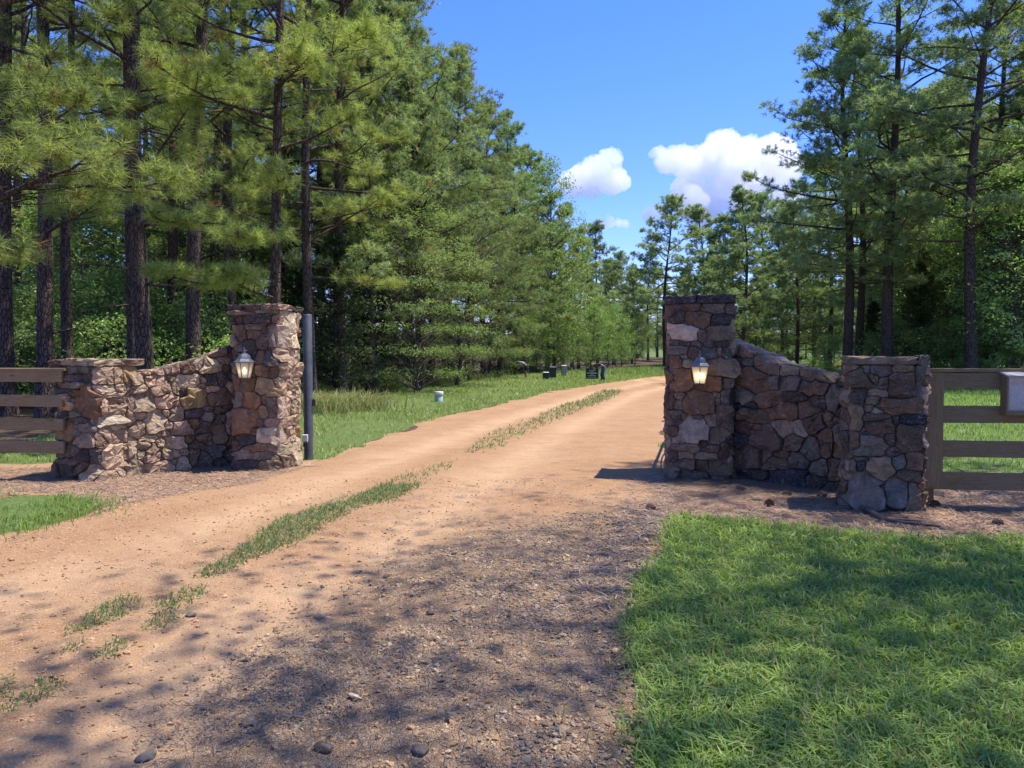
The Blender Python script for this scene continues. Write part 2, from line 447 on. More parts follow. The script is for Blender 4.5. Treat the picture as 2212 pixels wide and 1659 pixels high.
def mat_road():
    m = NT('dirt_and_gravel'); p = m.pos()
    zone = m.n('Attribute', attribute_name='col').outputs['Color']
    sep = m.n('SeparateColor'); m.t.links.new(zone, sep.inputs[0])
    n0 = m.noise(p, 0.7, 5, 0.6); n1 = m.noise(p, 3.2, 6, 0.65); n2 = m.noise(p, 24, 5, 0.7); n3 = m.noise(p, 95, 4, 0.7)
    peb = m.voro(p, 42, 'F1'); pebc = m.voro(p, 42, 'F1', 'Color'); pebe = m.voro(p, 42, 'DISTANCE_TO_EDGE')
    peb2 = m.voro(p, 95, 'F1', 'Color'); peb2e = m.voro(p, 95, 'DISTANCE_TO_EDGE')
    dirt = m.mix(m.mapr(n1, 0.3, 0.7), (0.32, 0.16, 0.075), (0.47, 0.275, 0.145))
    dirt = m.mix(m.mapr(n0, 0.42, 0.66, 0, 0.7), dirt, (0.50, 0.325, 0.20))
    dirt = m.mix(m.mapr(n3, 0.4, 0.7, 0, 0.6), dirt, (0.22, 0.115, 0.06))
    dirt = m.mix(m.mapr(m.noise(p, 9, 5, 0.75, 0.6), 0.5, 0.7, 0, 0.45), dirt, (0.25, 0.12, 0.06))
    dirt = m.mix(m.math('MULTIPLY', sep.outputs[2], m.mapr(n1, .25, .7, .35, .95)), dirt, (0.58, 0.385, 0.24))
    dirt = m.mix(m.mapr(m.noise(p, 0.55, 6, 0.7, 0.8), 0.52, 0.68, 0, 0.55), dirt, (0.27, 0.135, 0.065))
    s2 = m.n('SeparateColor'); m.t.links.new(peb2, s2.inputs[0])
    dirt = m.mix(m.math('MULTIPLY', m.mapr(s2.outputs[0], 0.80, 0.86), m.mapr(peb2e, 0.02, .09)), dirt, m.mix(s2.outputs[1], (0.55, 0.42, 0.30), (0.30, 0.2, 0.15)))
    cr = m.voro(p, 210, 'F1', 'Color'); s3 = m.n('SeparateColor'); m.t.links.new(cr, s3.inputs[0])
    dirt = m.mix(m.mapr(s3.outputs[0], .55, .95, 0, .55), dirt, (0.60, 0.42, 0.27))
    dirt = m.mix(m.mapr(s3.outputs[1], .7, 1.0, 0, .6), dirt, (0.20, 0.095, 0.045))
    s1 = m.n('SeparateColor'); m.t.links.new(pebc, s1.inputs[0])
    stone = m.mix(s1.outputs[0], (0.24, 0.165, 0.12), (0.52, 0.40, 0.31))
    stone = m.mix(m.mapr(s1.outputs[1], 0.6, 1.0, 0, .5), stone, (0.30, 0.25, 0.23))
    soil = m.mix(m.mapr(n2, .3, .7), (0.20, 0.125, 0.08), (0.38, 0.25, 0.16))
    soil = m.mix(m.mapr(n1, .5, .7, 0, .5), soil, (0.45, 0.28, 0.16))
    fine = m.mix(m.mapr(peb2e, 0.0, 0.12), m.mix(.5, soil, (.06, .045, .035)), m.mix(s2.outputs[0], soil, m.mix(s2.outputs[1], (0.27, 0.185, 0.14), (0.54, 0.42, 0.32))))
    cover = m.mapr(m.math('ADD', n1, m.math('MULTIPLY', n2, 0.25)), 0.52, 0.68)
    grav = m.mix(m.math('MULTIPLY', cover, m.mapr(pebe, 0.02, 0.1)), fine, stone)
    grav = m.mix(1.0, grav, (1.16, 1.05, 0.80), 'MULTIPLY')
    f = m.mapr(m.math('ADD', sep.outputs[0], m.math('MULTIPLY', m.math('SUBTRACT', n1, 0.5), 1.0)), 0.25, 0.75)
    dirt = m.mix(1.0, dirt, (0.88, 0.86, 0.76), 'MULTIPLY')
    c = m.mix(f, dirt, grav)
    # needle litter drifts
    lit = m.math('MULTIPLY', m.mapr(m.noise(m.scaled(p, 1, 1.6, 1), 1.9, 4, 0.7, 0.8), 0.56, 0.68), sep.outputs[1])
    c = m.mix(m.math('MULTIPLY', lit, 0.6), c, (0.19, 0.13, 0.10))
    h = m.math('ADD', m.math('MULTIPLY', n2, 1.0), m.math('MULTIPLY', n3, 0.8))
    h = m.math('ADD', h, m.math('MULTIPLY', f, m.math('MULTIPLY', m.mapr(peb2e, 0, .15), 0.5)))
    h = m.math('ADD', h, m.math('MULTIPLY', m.math('MULTIPLY', f, cover), m.mapr(pebe, 0, 0.2, 0, 0.9)))
    return m.done(m.bsdf(c, 0.93, m.bump(h, 0.8, 0.02), 0.2))
def build_road():
    d = np.concatenate([np.linspace(-30, 1.0, 60), 1.0 + 2.4 * (np.exp(np.linspace(0, 4.0, 420)) - 1) * 1.0])
    d = d[(d < 132)]
    t = np.linspace(-0.09, 1.09, 120)
    D, T = np.meshgrid(d, t, indexing='ij')
    L = ROAD_L(D); Rr = ROAD_R(D)
    X = L + (Rr - L) * T
    Z, e = road_z(X, D)
    g = sstep(-0.5, 0.6, X - GRAVEL_L(D)) * sstep(9.5, 6.5, D)
    lit = sstep(-0.6, 0.6, X - STRIP(D)) * sstep(12, 8, D)
    V = np.stack([X, D, Z], 2).reshape(-1, 3)
    trk = np.exp(-((X - STRIP(D) - 0.95) / 0.42) ** 2) + np.exp(-((X - STRIP(D) + 0.95) / 0.42) ** 2)
    C = np.stack([g, lit, trk], 2).reshape(-1, 3)
    o = link('road', mesh('road', V, grid_faces(*X.shape)[:, ::-1], C, True, [mat_road()]))
    tag(o, kind='structure')
build_ground()
build_road()
def ground_at(x, y):
    z = terrain(x, y)
    zr, e = road_z(np.asarray(x, float), np.asarray(y, float))
    return np.maximum(z, zr)

# ------------------------------------------------------------------ stone gate piers and wing walls
SC = {  # stone colours (linear); pale 's' has sunlight put into it
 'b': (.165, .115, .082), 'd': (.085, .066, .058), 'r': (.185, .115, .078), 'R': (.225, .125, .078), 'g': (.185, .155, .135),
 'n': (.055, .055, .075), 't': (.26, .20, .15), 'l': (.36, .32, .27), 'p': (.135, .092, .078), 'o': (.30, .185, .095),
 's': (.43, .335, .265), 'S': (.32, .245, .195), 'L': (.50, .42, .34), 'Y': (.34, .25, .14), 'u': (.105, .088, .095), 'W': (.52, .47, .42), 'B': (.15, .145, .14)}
def jit(c, rng, a=0.16):
    k = 1 + rng.uniform(-a, a)
    return tuple(float(np.clip(x * k * (1 + rng.uniform(-0.05, 0.05)), 0.01, 0.8)) for x in c)
NSEG = 18
def stone_cells(seeds, valid, period=None, gap=0.007, seed=0):
    """star-shaped outlines of every stone on an unrolled face; seeds (u, v, su, sv)"""
    S = np.array([s[:4] for s in seeds], float)
    allS = S; own = np.arange(len(S))
    if period:
        allS = np.vstack([S, S + [period, 0, 0, 0], S - [period, 0, 0, 0]]); own = np.tile(own, 3)
    NR = 56
    an = np.arange(NR) * 2 * math.pi / NR
    out = []
    for i, (u, v, su, sv) in enumerate(S):
        rr = np.repeat(np.linspace(0.0, 1, 44)[None] * (1.5 * max(su, sv)), NR, 0)
        pu = u + rr * np.cos(an)[:, None]; pv = v + rr * np.sin(an)[:, None]
        wu = pu + (vnoise(pu * 14, pv * 14, 1, 3) - .5) * 0.03; wv = pv + (vnoise(pu * 14, pv * 14, 1, 8) - .5) * 0.026
        reach = 1.5 * max(su, sv) + 0.05
        near = (np.abs(allS[:, 0] - u) < reach + 1.6 * allS[:, 2]) & (np.abs(allS[:, 1] - v) < reach + 1.6 * allS[:, 3])
        aS = allS[near]; ow = own[near]
        D = ((np.abs(wu[..., None] - aS[:, 0]) / aS[:, 2]) ** 3 + (np.abs(wv[..., None] - aS[:, 1]) / aS[:, 3]) ** 3)
        lab = ow[np.argmin(D, -1)]
        ok = (lab == i) & (D.min(-1) < 6) & valid(pu, pv)
        r = np.array([rr[k, np.argmin(ok[k])] if not ok[k].all() else rr[k, -1] for k in range(NR)])
        if r.max() < 0.012: out.append(None); continue
        r = np.maximum(r - gap, 0.006)
        x = list(r * np.cos(an)); y = list(r * np.sin(an))
        while len(x) > NSEG:                     # drop the point that matters least, so corners stay
            X = np.array(x); Y = np.array(y)
            ar = np.abs((np.roll(X, 1) - X) * (np.roll(Y, -1) - Y) - (np.roll(X, -1) - X) * (np.roll(Y, 1) - Y))
            k = int(np.argmin(ar)); x.pop(k); y.pop(k)
        x = np.array(x); y = np.array(y)
        out.append((u, v, np.arctan2(y, x), np.hypot(x, y)))
    return out
def stone_mesh(name, cell, mapper, rng, relief):
    u, v, a, r = cell
    k = np.cos(a), np.sin(a)
    size = r.mean()
    relief = relief * (0.75 + 0.5 * min(size / 0.1, 1.4))
    tilt = rng.normal(0, 0.20, 2)
    rings = [(1.0, -0.02), (1.0, relief * 0.42), (0.93, relief * 0.86), (0.60, relief)]
    pts = []
    for s, dep in rings:
        rs = r * s
        uu = u + rs * k[0]; vv = v + rs * k[1]
        de = np.full(NSEG, dep)
        if dep > 0:
            de = de + rng.normal(0, 0.15 * relief, NSEG) + (tilt[0] * rs * k[0] + tilt[1] * rs * k[1]) * (0.6 if s == 1 else 1)
            de = np.maximum(de, 0.003)
        pts.append(mapper(uu, vv, de))
    pts.append(mapper(np.array([u]), np.array([v]), np.array([relief * (1 + rng.normal(0, .12))])))
    V = np.concatenate(pts); c = V[-1].copy()
    n = NSEG
    i = np.arange(3)[:, None] * n; q = np.arange(n)[None]; q2 = (q + 1) % n
    F4 = np.stack([i + q, i + q2, i + n + q2, i + n + q], 2).reshape(-1, 4)
    q = np.arange(n); F3 = np.stack([3 * n + q, 3 * n + (q + 1) % n, np.full(n, 4 * n)], 1)
    return mesh(name, V - c, [F4, F3], None, True, [M_STONE]), c
def lay_stones(seeds, valid, mapper, parent, seed, period=None, relief=0.034, gap=0.0045):
    rng = np.random.default_rng(seed)
    base = np.array(parent.location)
    for s, cell in zip(seeds, stone_cells(seeds, valid, period, gap, seed)):
        if cell is None: continue
        me, c = stone_mesh('stone', cell, mapper, rng, relief * rng.uniform(0.7, 1.3))
        me.polygons.foreach_set('use_smooth', np.zeros(len(me.polygons), bool))
        o = link('stone', me, parent, loc=c - base)
        o.color = jit(SC[s[4]], rng) + (1,)
def fill_random(existing, u0, u1, v0, v1, n, rng, codes, smin=0.055, smax=0.13):
    """dart-thrown stones for the faces the photograph does not show"""
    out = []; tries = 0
    while len(out) < n and tries < 4000:
        tries += 1
        su = rng.uniform(smin, smax) * (1 - 0.4 * tries / 4000); sv = su * rng.uniform(0.5, 0.95)
        u = rng.uniform(u0, u1); v = rng.uniform(v0, v1)
        if all(abs(u - e[0]) > 0.8 * (su + e[2]) or abs(v - e[1]) > 0.8 * (sv + e[3]) for e in out + existing):
            out.append((u, v, su, sv, codes[rng.integers(len(codes))]))
    return out

def pier(name, corner_px, corner_is, th, W, H, cap_t, label, faces, seed, cap_cols, cap_cuts, dist=None):
    """corner_px: base pixel of the front-left or front-right corner; th: turn of the front face normal; faces: list of (face, zoom rect, stones)"""
    th = R(th)
    ex = np.array([math.cos(th), math.sin(th), 0]); en = np.array([math.sin(th), -math.cos(th), 0])
    c = P(*corner_px, dist) if dist else G(*corner_px)
    c[2] = 0
    if corner_is == 'R': c = c - ex * W
    ctr = c + ex * W / 2 - en * W / 2
    root = empty(name, tuple(ctr), label, 'stone pillar')
    dirs = [ex, -en, -ex, en]; nrm = [en, ex, -en, -ex]
    starts = [c, c + ex * W, c + ex * W - en * W, c - en * W]
    D = np.array(dirs); N = np.array(nrm); S0 = np.array(starts)
    def mapper(u, v, dep):
        u = np.mod(np.asarray(u, float), 4 * W); k = np.minimum((u / W).astype(int), 3); t = u - k * W
        p = S0[k] + D[k] * t[:, None]
        rr = 0.05
        wn_ = np.clip(1 - (W - t) / rr, 0, 1)[:, None]; wp = np.clip(1 - t / rr, 0, 1)[:, None]
        n = N[k] + N[(k + 1) % 4] * wn_ + N[(k - 1) % 4] * wp
        n = n / np.linalg.norm(n, axis=1, keepdims=True)
        q = p + n * np.asarray(dep)[:, None] - 0.018 * n * (wn_ + wp)
        flare = 0.03 * sstep(0.35, 0.0, v)[:, None] * N[k]
        q = q + flare
        q[:, 2] = v
        return q
    seeds = []
    for f, (x0, x1, y0, y1), st in faces:
        for (x, y, ww, hh, cc) in st:
            seeds.append((f * W + (x - x0) / (x1 - x0) * W, (y1 - y) / (y1 - y0) * H, ww / 2 / (x1 - x0) * W, hh / 2 / (y1 - y0) * H, cc))
    rng = np.random.default_rng(seed)
    used = [f for f, _, _ in faces]
    for f in range(4):
        if f not in used:
            seeds += fill_random(seeds, f * W, f * W + W, 0.0, H, 46, rng, 'bdrgtpsS')
    valid = lambda u, v: (v > -0.10) & (v < H - 0.004)
    lay_stones(seeds, valid, mapper, root, seed, 4 * W)
    m = MB(); Mx = np.stack([ex, -en, np.array([0, 0, 1.])], 1)
    m.box((0, 0, H / 2 - 0.06), (W - 0.006, W - 0.006, H + 0.12), Mx, bev=0.03)
    m.build('mortar_core', M_MORTAR, root)
    # cap of flat slabs
    oh = 0.06 if cap_t > .09 or cap_t < .082 else 0.05; L0 = -W / 2 - oh; L1 = W / 2 + oh
    cuts = [L0] + [L0 + (L1 - L0) * q for q in cap_cuts] + [L1]
    k = 0
    rows = [(L0, 0.02), (0.02, L1)]
    for ri, (y0, y1) in enumerate(rows):
        cs = cuts if ri == 0 else [L0, L0 + (L1 - L0) * rng.uniform(.3, .6), L1]
        for a, b in zip(cs[:-1], cs[1:]):
            nx, ny = 9, 6
            g = 0.004
            xs = np.linspace(a + g, b - g, nx); ys = np.linspace(y0 + g, y1 - g, ny)
            ring = [(x, ys[0]) for x in xs] + [(xs[-1], y) for y in ys[1:]] + [(x, ys[-1]) for x in xs[::-1][1:]] + [(xs[0], y) for y in ys[::-1][1:-1]]
            ring = np.array(ring); n = len(ring)
            cen = ring.mean(0)
            th_ = cap_t * rng.uniform(0.86, 1.1)
            lay = []
            for zi, (zz, sh) in enumerate(((0, .965), (.12, .985), (.45, 1.0), (.55, .985), (.88, 1.0), (1.0, .97), (1.02, .6))):
                rr = cen + (ring - cen) * sh + rng.normal(0, 0.007 if zi < 6 else 0.003, ring.shape)
                lay.append(np.column_stack([rr, np.full(n, zz * th_) + rng.normal(0, 0.004, n)]))
            V = np.concatenate(lay + [np.array([[*cen, th_ * 1.02]])])
            i = np.arange(6)[:, None] * n; q = np.arange(n)[None]; q2 = (q + 1) % n
            F4 = np.stack([i + q, i + q2, i + n + q2, i + n + q], 2).reshape(-1, 4)
            q = np.arange(n); F3 = np.stack([6 * n + q, 6 * n + (q + 1) % n, np.full(n, 7 * n)], 1)
            V[:, 2] += H - 0.002
            V = V @ Mx.T
            o = link('cap_stone', mesh('cap_stone', V, [F4, F3, np.arange(n)[::-1][None]], None, False, [M_STONE]), root)
            o.color = jit(SC[cap_cols[k % len(cap_cols)]], rng) + (1,); k += 1
    return root, ex, en, c, W

RT = [(210,125,230,60,'p'),(440,145,210,75,'g'),(575,145,60,80,'p'),(145,215,110,90,'d'),(310,230,220,130,'r'),(510,245,170,90,'n'),(200,340,220,140,'W'),(355,370,90,90,'g'),(480,350,190,130,'g'),
 (120,430,90,50,'p'),(200,437,100,40,'p'),(290,445,80,45,'g'),(415,445,70,60,'g'),(525,440,130,40,'d'),(160,495,150,70,'g'),(270,520,80,90,'p'),(425,520,110,100,'g'),(490,510,50,70,'t'),(550,530,70,100,'d'),
 (130,600,110,110,'r'),(200,550,80,40,'l'),(235,605,80,70,'l'),(495,640,190,150,'t'),(170,745,170,180,'R'),(430,780,190,130,'r'),(550,785,65,90,'t'),(320,690,90,120,'b'),(95,920,55,160,'p'),(165,890,90,60,'t'),(155,965,70,80,'t'),
 (325,950,240,180,'R'),(475,875,60,40,'l'),(490,930,40,60,'t'),(550,890,80,120,'g'),(130,1070,120,120,'g'),(205,1065,55,55,'g'),(320,1075,90,40,'g'),(430,1095,110,100,'t'),(530,1060,90,180,'p'),(295,1175,235,210,'l'),(110,1190,80,90,'b'),(490,1215,140,130,'b'),
 (155,1275,110,80,'l'),(200,1330,220,70,'t'),(370,1290,60,60,'d'),(440,1340,120,50,'g'),(545,1350,70,140,'p'),(110,1410,80,100,'p'),(215,1400,120,55,'t'),(410,1400,170,55,'t'),(225,1470,150,70,'b'),(360,1490,110,90,'b'),(480,1505,150,120,'r'),
 (115,1540,100,80,'g'),(290,1570,220,80,'d'),(500,1590,120,60,'b')]
RS = [(280,215,80,80,'B'),(415,220,160,100,'g'),(610,215,180,60,'t'),(760,270,90,200,'B'),(240,310,200,150,'b'),(345,290,90,90,'t'),(435,320,90,70,'B'),(440,370,70,50,'t'),(600,370,220,220,'p'),(210,440,140,120,'d'),(390,435,180,60,'t'),
 (345,510,110,70,'t'),(310,580,80,70,'t'),(390,605,110,60,'l'),(610,555,400,130,'r'),(195,680,110,190,'t'),(370,665,220,80,'b'),(690,670,220,90,'n'),(400,750,260,170,'b'),(550,690,60,90,'d'),(680,840,220,230,'p'),(180,880,90,140,'b'),(340,930,260,200,'g'),
 (490,860,110,100,'p'),(240,1060,140,50,'B'),(520,980,120,90,'p'),(230,1130,90,120,'n'),(420,1140,230,230,'t'),(590,1070,120,130,'B'),(720,1070,140,170,'b'),(680,1190,200,100,'b'),(290,1340,330,290,'g'),(570,1330,210,240,'B'),(720,1380,110,250,'g'),(420,1300,60,60,'n'),(160,1130,70,150,'b')]
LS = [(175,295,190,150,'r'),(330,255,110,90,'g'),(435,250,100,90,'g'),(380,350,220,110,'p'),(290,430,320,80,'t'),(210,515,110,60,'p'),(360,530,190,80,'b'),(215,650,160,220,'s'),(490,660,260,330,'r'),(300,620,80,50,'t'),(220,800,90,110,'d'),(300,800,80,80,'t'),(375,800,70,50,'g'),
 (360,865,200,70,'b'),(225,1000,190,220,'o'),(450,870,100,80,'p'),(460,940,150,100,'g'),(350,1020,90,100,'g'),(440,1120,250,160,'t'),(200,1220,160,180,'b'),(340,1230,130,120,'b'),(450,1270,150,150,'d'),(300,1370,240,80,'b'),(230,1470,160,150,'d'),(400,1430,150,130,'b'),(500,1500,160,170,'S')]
LS2 = [(590,1100,110,150,'p'),(545,1260,90,180,'u'),(640,340,150,160,'s'),(750,340,120,150,'s'),(875,330,160,160,'Y'),(630,490,160,110,'L'),(790,480,120,90,'s'),(930,520,110,190,'s'),(690,560,160,60,'s'),(850,590,120,60,'s'),(615,680,80,210,'s'),(720,640,120,80,'S'),(740,720,160,110,'s'),  # sun-facing side: sunlight put into its paler stone colours
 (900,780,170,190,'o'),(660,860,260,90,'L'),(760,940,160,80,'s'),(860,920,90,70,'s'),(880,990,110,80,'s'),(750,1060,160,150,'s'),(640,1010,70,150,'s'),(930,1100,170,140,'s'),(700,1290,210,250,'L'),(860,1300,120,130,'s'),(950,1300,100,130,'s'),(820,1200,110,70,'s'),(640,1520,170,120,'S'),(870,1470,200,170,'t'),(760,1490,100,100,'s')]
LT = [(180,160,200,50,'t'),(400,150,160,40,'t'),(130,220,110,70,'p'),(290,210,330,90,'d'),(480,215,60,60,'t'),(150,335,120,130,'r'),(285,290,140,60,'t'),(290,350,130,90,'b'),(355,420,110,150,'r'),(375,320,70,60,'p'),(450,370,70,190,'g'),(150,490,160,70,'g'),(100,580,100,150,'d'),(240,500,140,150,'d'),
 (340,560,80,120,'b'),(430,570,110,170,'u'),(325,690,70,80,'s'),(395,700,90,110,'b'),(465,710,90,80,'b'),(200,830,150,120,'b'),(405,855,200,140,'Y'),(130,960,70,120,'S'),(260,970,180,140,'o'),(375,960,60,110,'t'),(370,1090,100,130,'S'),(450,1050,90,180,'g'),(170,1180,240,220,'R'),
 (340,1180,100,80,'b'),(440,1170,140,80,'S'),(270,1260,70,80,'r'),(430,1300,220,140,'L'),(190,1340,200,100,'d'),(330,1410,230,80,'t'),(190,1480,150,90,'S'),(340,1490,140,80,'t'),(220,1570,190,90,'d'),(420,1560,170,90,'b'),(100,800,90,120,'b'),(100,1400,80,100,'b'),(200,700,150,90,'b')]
LT2 = [(520,225,50,80,'s'),(600,250,130,150,'L'),(685,240,50,140,'s'),(525,370,120,190,'L'),(640,410,110,140,'L'),(490,540,100,110,'s'),(630,560,120,170,'s'),(690,550,50,130,'s'),(560,690,120,120,'s'),(670,690,100,130,'s'),(520,800,80,90,'s'),(560,850,90,120,'S'),(625,830,120,130,'S'),(620,920,110,100,'s'),  # lit side face, its stones coloured paler for the sun on it
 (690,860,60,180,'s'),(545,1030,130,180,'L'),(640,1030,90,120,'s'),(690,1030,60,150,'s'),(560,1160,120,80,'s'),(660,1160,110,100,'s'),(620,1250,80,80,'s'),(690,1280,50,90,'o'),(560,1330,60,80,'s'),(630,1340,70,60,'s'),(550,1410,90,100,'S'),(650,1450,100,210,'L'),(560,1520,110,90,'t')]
W_R, W_L = 0.745, 0.66
pRT = pier('stone_pillar', (1444, 1034), 'L', -13.0, W_R, 2.215, 0.10, 'tall fieldstone gate pillar with a lit lantern, joined to the sunless wing wall', [(0, (75, 590, 95, 1605), RT)], 11, 'nnddp', [0.44], dist=9.62)
pRS = pier('stone_pillar', (1832, 1098), 'L', -21.0, 0.665, 1.47, 0.085, 'short fieldstone pillar beside the fence with the notice box', [(0, (130, 800, 165, 1535), RS)], 12, 'tgtsg', [0.86], dist=7.72)
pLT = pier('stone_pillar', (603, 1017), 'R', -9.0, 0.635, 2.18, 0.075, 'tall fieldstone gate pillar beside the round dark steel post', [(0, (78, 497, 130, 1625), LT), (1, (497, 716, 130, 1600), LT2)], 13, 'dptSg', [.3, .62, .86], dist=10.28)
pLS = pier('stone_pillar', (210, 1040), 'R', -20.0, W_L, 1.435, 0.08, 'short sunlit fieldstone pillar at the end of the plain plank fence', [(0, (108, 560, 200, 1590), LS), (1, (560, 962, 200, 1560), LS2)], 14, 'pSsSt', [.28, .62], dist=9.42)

def wing(name, label, a, b, bow, thick, top, zoom, stones, seed):
    """curved wall from point a to point b (front face), top: list of (0..1, height)"""
    a = np.array(a, float); b = np.array(b, float)
    L = np.linalg.norm(b - a); e = (b - a) / L; n = np.array([e[1], -e[0]])
    if n[1] > 0: n = -n
    tx = np.array([t for t, _ in top]) * L; ty = np.array([h for _, h in top])
    Ht = lambda u: np.interp(u, tx, ty)
    root = empty(name, (a[0] + (b - a)[0] / 2, a[1] + (b - a)[1] / 2, 0), label, 'stone wall')
    def base(u):
        u = np.asarray(u, float); s = bow * (1 - (2 * u / L - 1) ** 2)
        p = a[None] + e[None] * u[:, None] - n[None] * s[:, None]
        sl = bow * (-4 / L) * (2 * u / L - 1)
        nn = n[None] + e[None] * sl[:, None]; nn /= np.linalg.norm(nn, axis=1, keepdims=True)
        return p, nn
    def mapper(u, v, dep):
        u = np.asarray(u, float); v = np.asarray(v, float); dep = np.asarray(dep, float)
        p, nn = base(u); H = Ht(u)
        front = v < H; topf = (~front) & (v < H + thick); 
        z = np.where(front, v, np.where(topf, H, np.maximum(2 * H + thick - v, -0.3)))
        off = np.where(front, 0, np.where(topf, v - H, thick))
        rr = 0.05
        wf = np.clip(1 - np.abs(v - H) / rr, 0, 1); wb = np.clip(1 - np.abs(v - H - thick) / rr, 0, 1)
        nh = np.where(front, 1.0, np.where(topf, wf - wb, -1.0)); nz = np.where(topf, 1.0, np.where(front, wf, wb))
        q = np.hypot(nh, nz); nh = nh / q; nz = nz / q
        dep = np.where(topf & (dep > 0), dep * .35, dep)
        xy = p + nn * (nh * dep - off)[:, None]
        return np.column_stack([xy, z + nz * dep])
    x0, x1, fx = zoom
    seeds = []
    for (x, y, ww, hh, cc) in stones:
        u = (x - x0) / (x1 - x0) * L
        seeds.append((u, fx(x, y), ww / 2 / (x1 - x0) * L, hh / 2 * fx.sv, cc))
    rng = np.random.default_rng(seed)
    hm = float(np.mean(ty))
    for k in range(60):
        u = (k + .5) / 11 * L
        if u > L: break
        seeds.append((u, Ht(u) + thick * 0.62, 0.08, thick * 0.34, 'sStg'[k % 4]))
    back = fill_random(seeds, 0, L, hm + thick + 0.15, 2 * hm + thick, 70, rng, 'bdrgtps')
    seeds += back
    valid = lambda u, v: (u > -0.02) & (u < L + 0.02) & (v > -0.1) & (v < 2 * Ht(u) + thick + 0.1)
    lay_stones(seeds, valid, mapper, root, seed, None, 0.045, 0.005)
    # mortar core
    us = np.linspace(-0.05, L + 0.05, 40); p, nn = base(us); H = Ht(us)
    f0 = np.column_stack([p, np.full(40, -0.2)]); f1 = np.column_stack([p, H])
    k0 = np.column_stack([p - nn * thick, H]); k1 = np.column_stack([p - nn * thick, np.full(40, -0.2)])
    V = np.concatenate([f0, f1, k0, k1]) - np.array([root.location.x, root.location.y, 0])
    q = np.arange(39); F = np.concatenate([np.stack([r * 40 + q, r * 40 + q + 1, (r + 1) * 40 + q + 1, (r + 1) * 40 + q], 1) for r in range(3)])
    F = np.concatenate([F, [[0, 40, 80, 120], [39, 159, 119, 79]]])
    link('mortar_core', mesh('mortar_core', V, F, None, False, [M_MORTAR]), root)
    return root
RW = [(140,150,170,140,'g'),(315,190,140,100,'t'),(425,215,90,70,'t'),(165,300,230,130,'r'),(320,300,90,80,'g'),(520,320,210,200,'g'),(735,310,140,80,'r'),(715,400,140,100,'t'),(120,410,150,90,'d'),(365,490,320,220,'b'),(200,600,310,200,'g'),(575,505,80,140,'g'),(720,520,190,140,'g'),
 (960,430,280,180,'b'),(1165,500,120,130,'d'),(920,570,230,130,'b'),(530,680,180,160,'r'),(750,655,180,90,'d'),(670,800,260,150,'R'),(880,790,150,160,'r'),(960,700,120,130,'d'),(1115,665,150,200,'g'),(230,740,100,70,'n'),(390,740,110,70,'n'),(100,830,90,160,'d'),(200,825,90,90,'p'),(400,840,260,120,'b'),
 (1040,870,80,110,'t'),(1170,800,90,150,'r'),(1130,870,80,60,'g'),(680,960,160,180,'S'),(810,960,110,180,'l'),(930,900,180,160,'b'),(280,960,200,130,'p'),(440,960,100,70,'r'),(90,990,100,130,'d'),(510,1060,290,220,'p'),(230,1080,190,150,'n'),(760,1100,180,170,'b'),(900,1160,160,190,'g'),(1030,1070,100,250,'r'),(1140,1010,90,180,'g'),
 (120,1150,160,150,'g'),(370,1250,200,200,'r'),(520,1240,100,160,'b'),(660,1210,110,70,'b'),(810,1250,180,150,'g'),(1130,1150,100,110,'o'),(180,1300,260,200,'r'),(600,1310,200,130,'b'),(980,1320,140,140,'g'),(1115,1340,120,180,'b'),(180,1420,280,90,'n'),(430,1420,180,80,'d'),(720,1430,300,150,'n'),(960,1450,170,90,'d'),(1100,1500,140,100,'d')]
LW = [(60,500,150,170,'S'),(165,420,120,80,'s'),(290,400,140,100,'s'),(430,385,160,110,'S'),(600,350,150,130,'r'),(220,520,110,130,'s'),(60,610,180,100,'s'),(310,590,190,200,'S'),(430,500,80,60,'s'),(130,740,220,220,'S'),(355,740,220,150,'s'),(470,590,70,130,'t'),(600,540,260,120,'L'),(770,530,70,70,'s'),(560,660,90,80,'u'),  # the pale 's' stones carry this wall's sunlight in their colour
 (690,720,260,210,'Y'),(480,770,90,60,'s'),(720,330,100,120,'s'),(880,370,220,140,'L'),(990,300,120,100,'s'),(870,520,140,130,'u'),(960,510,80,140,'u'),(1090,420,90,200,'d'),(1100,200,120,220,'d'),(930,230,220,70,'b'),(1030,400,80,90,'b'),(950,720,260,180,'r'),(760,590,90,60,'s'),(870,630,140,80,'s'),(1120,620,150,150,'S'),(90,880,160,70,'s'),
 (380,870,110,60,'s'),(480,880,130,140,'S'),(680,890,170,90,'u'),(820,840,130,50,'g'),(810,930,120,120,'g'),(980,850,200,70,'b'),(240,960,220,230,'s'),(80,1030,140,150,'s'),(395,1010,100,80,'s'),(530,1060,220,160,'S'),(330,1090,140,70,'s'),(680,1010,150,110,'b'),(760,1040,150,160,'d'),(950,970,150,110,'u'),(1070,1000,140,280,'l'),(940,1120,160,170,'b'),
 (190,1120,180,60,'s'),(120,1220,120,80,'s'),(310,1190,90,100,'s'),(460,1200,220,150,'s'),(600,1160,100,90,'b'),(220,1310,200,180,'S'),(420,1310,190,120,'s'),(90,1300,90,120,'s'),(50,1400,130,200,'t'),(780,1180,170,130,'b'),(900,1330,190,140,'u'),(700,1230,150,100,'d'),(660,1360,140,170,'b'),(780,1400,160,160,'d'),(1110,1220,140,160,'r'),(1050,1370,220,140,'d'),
 (270,1440,280,130,'s'),(440,1400,60,70,'s'),(540,1430,150,130,'s'),(560,1310,100,80,'s'),(960,1440,160,120,'d'),(10,740,60,150,'s'),(-20,560,60,120,'s'),(-10,900,80,120,'s'),(-10,1200,80,160,'s')]
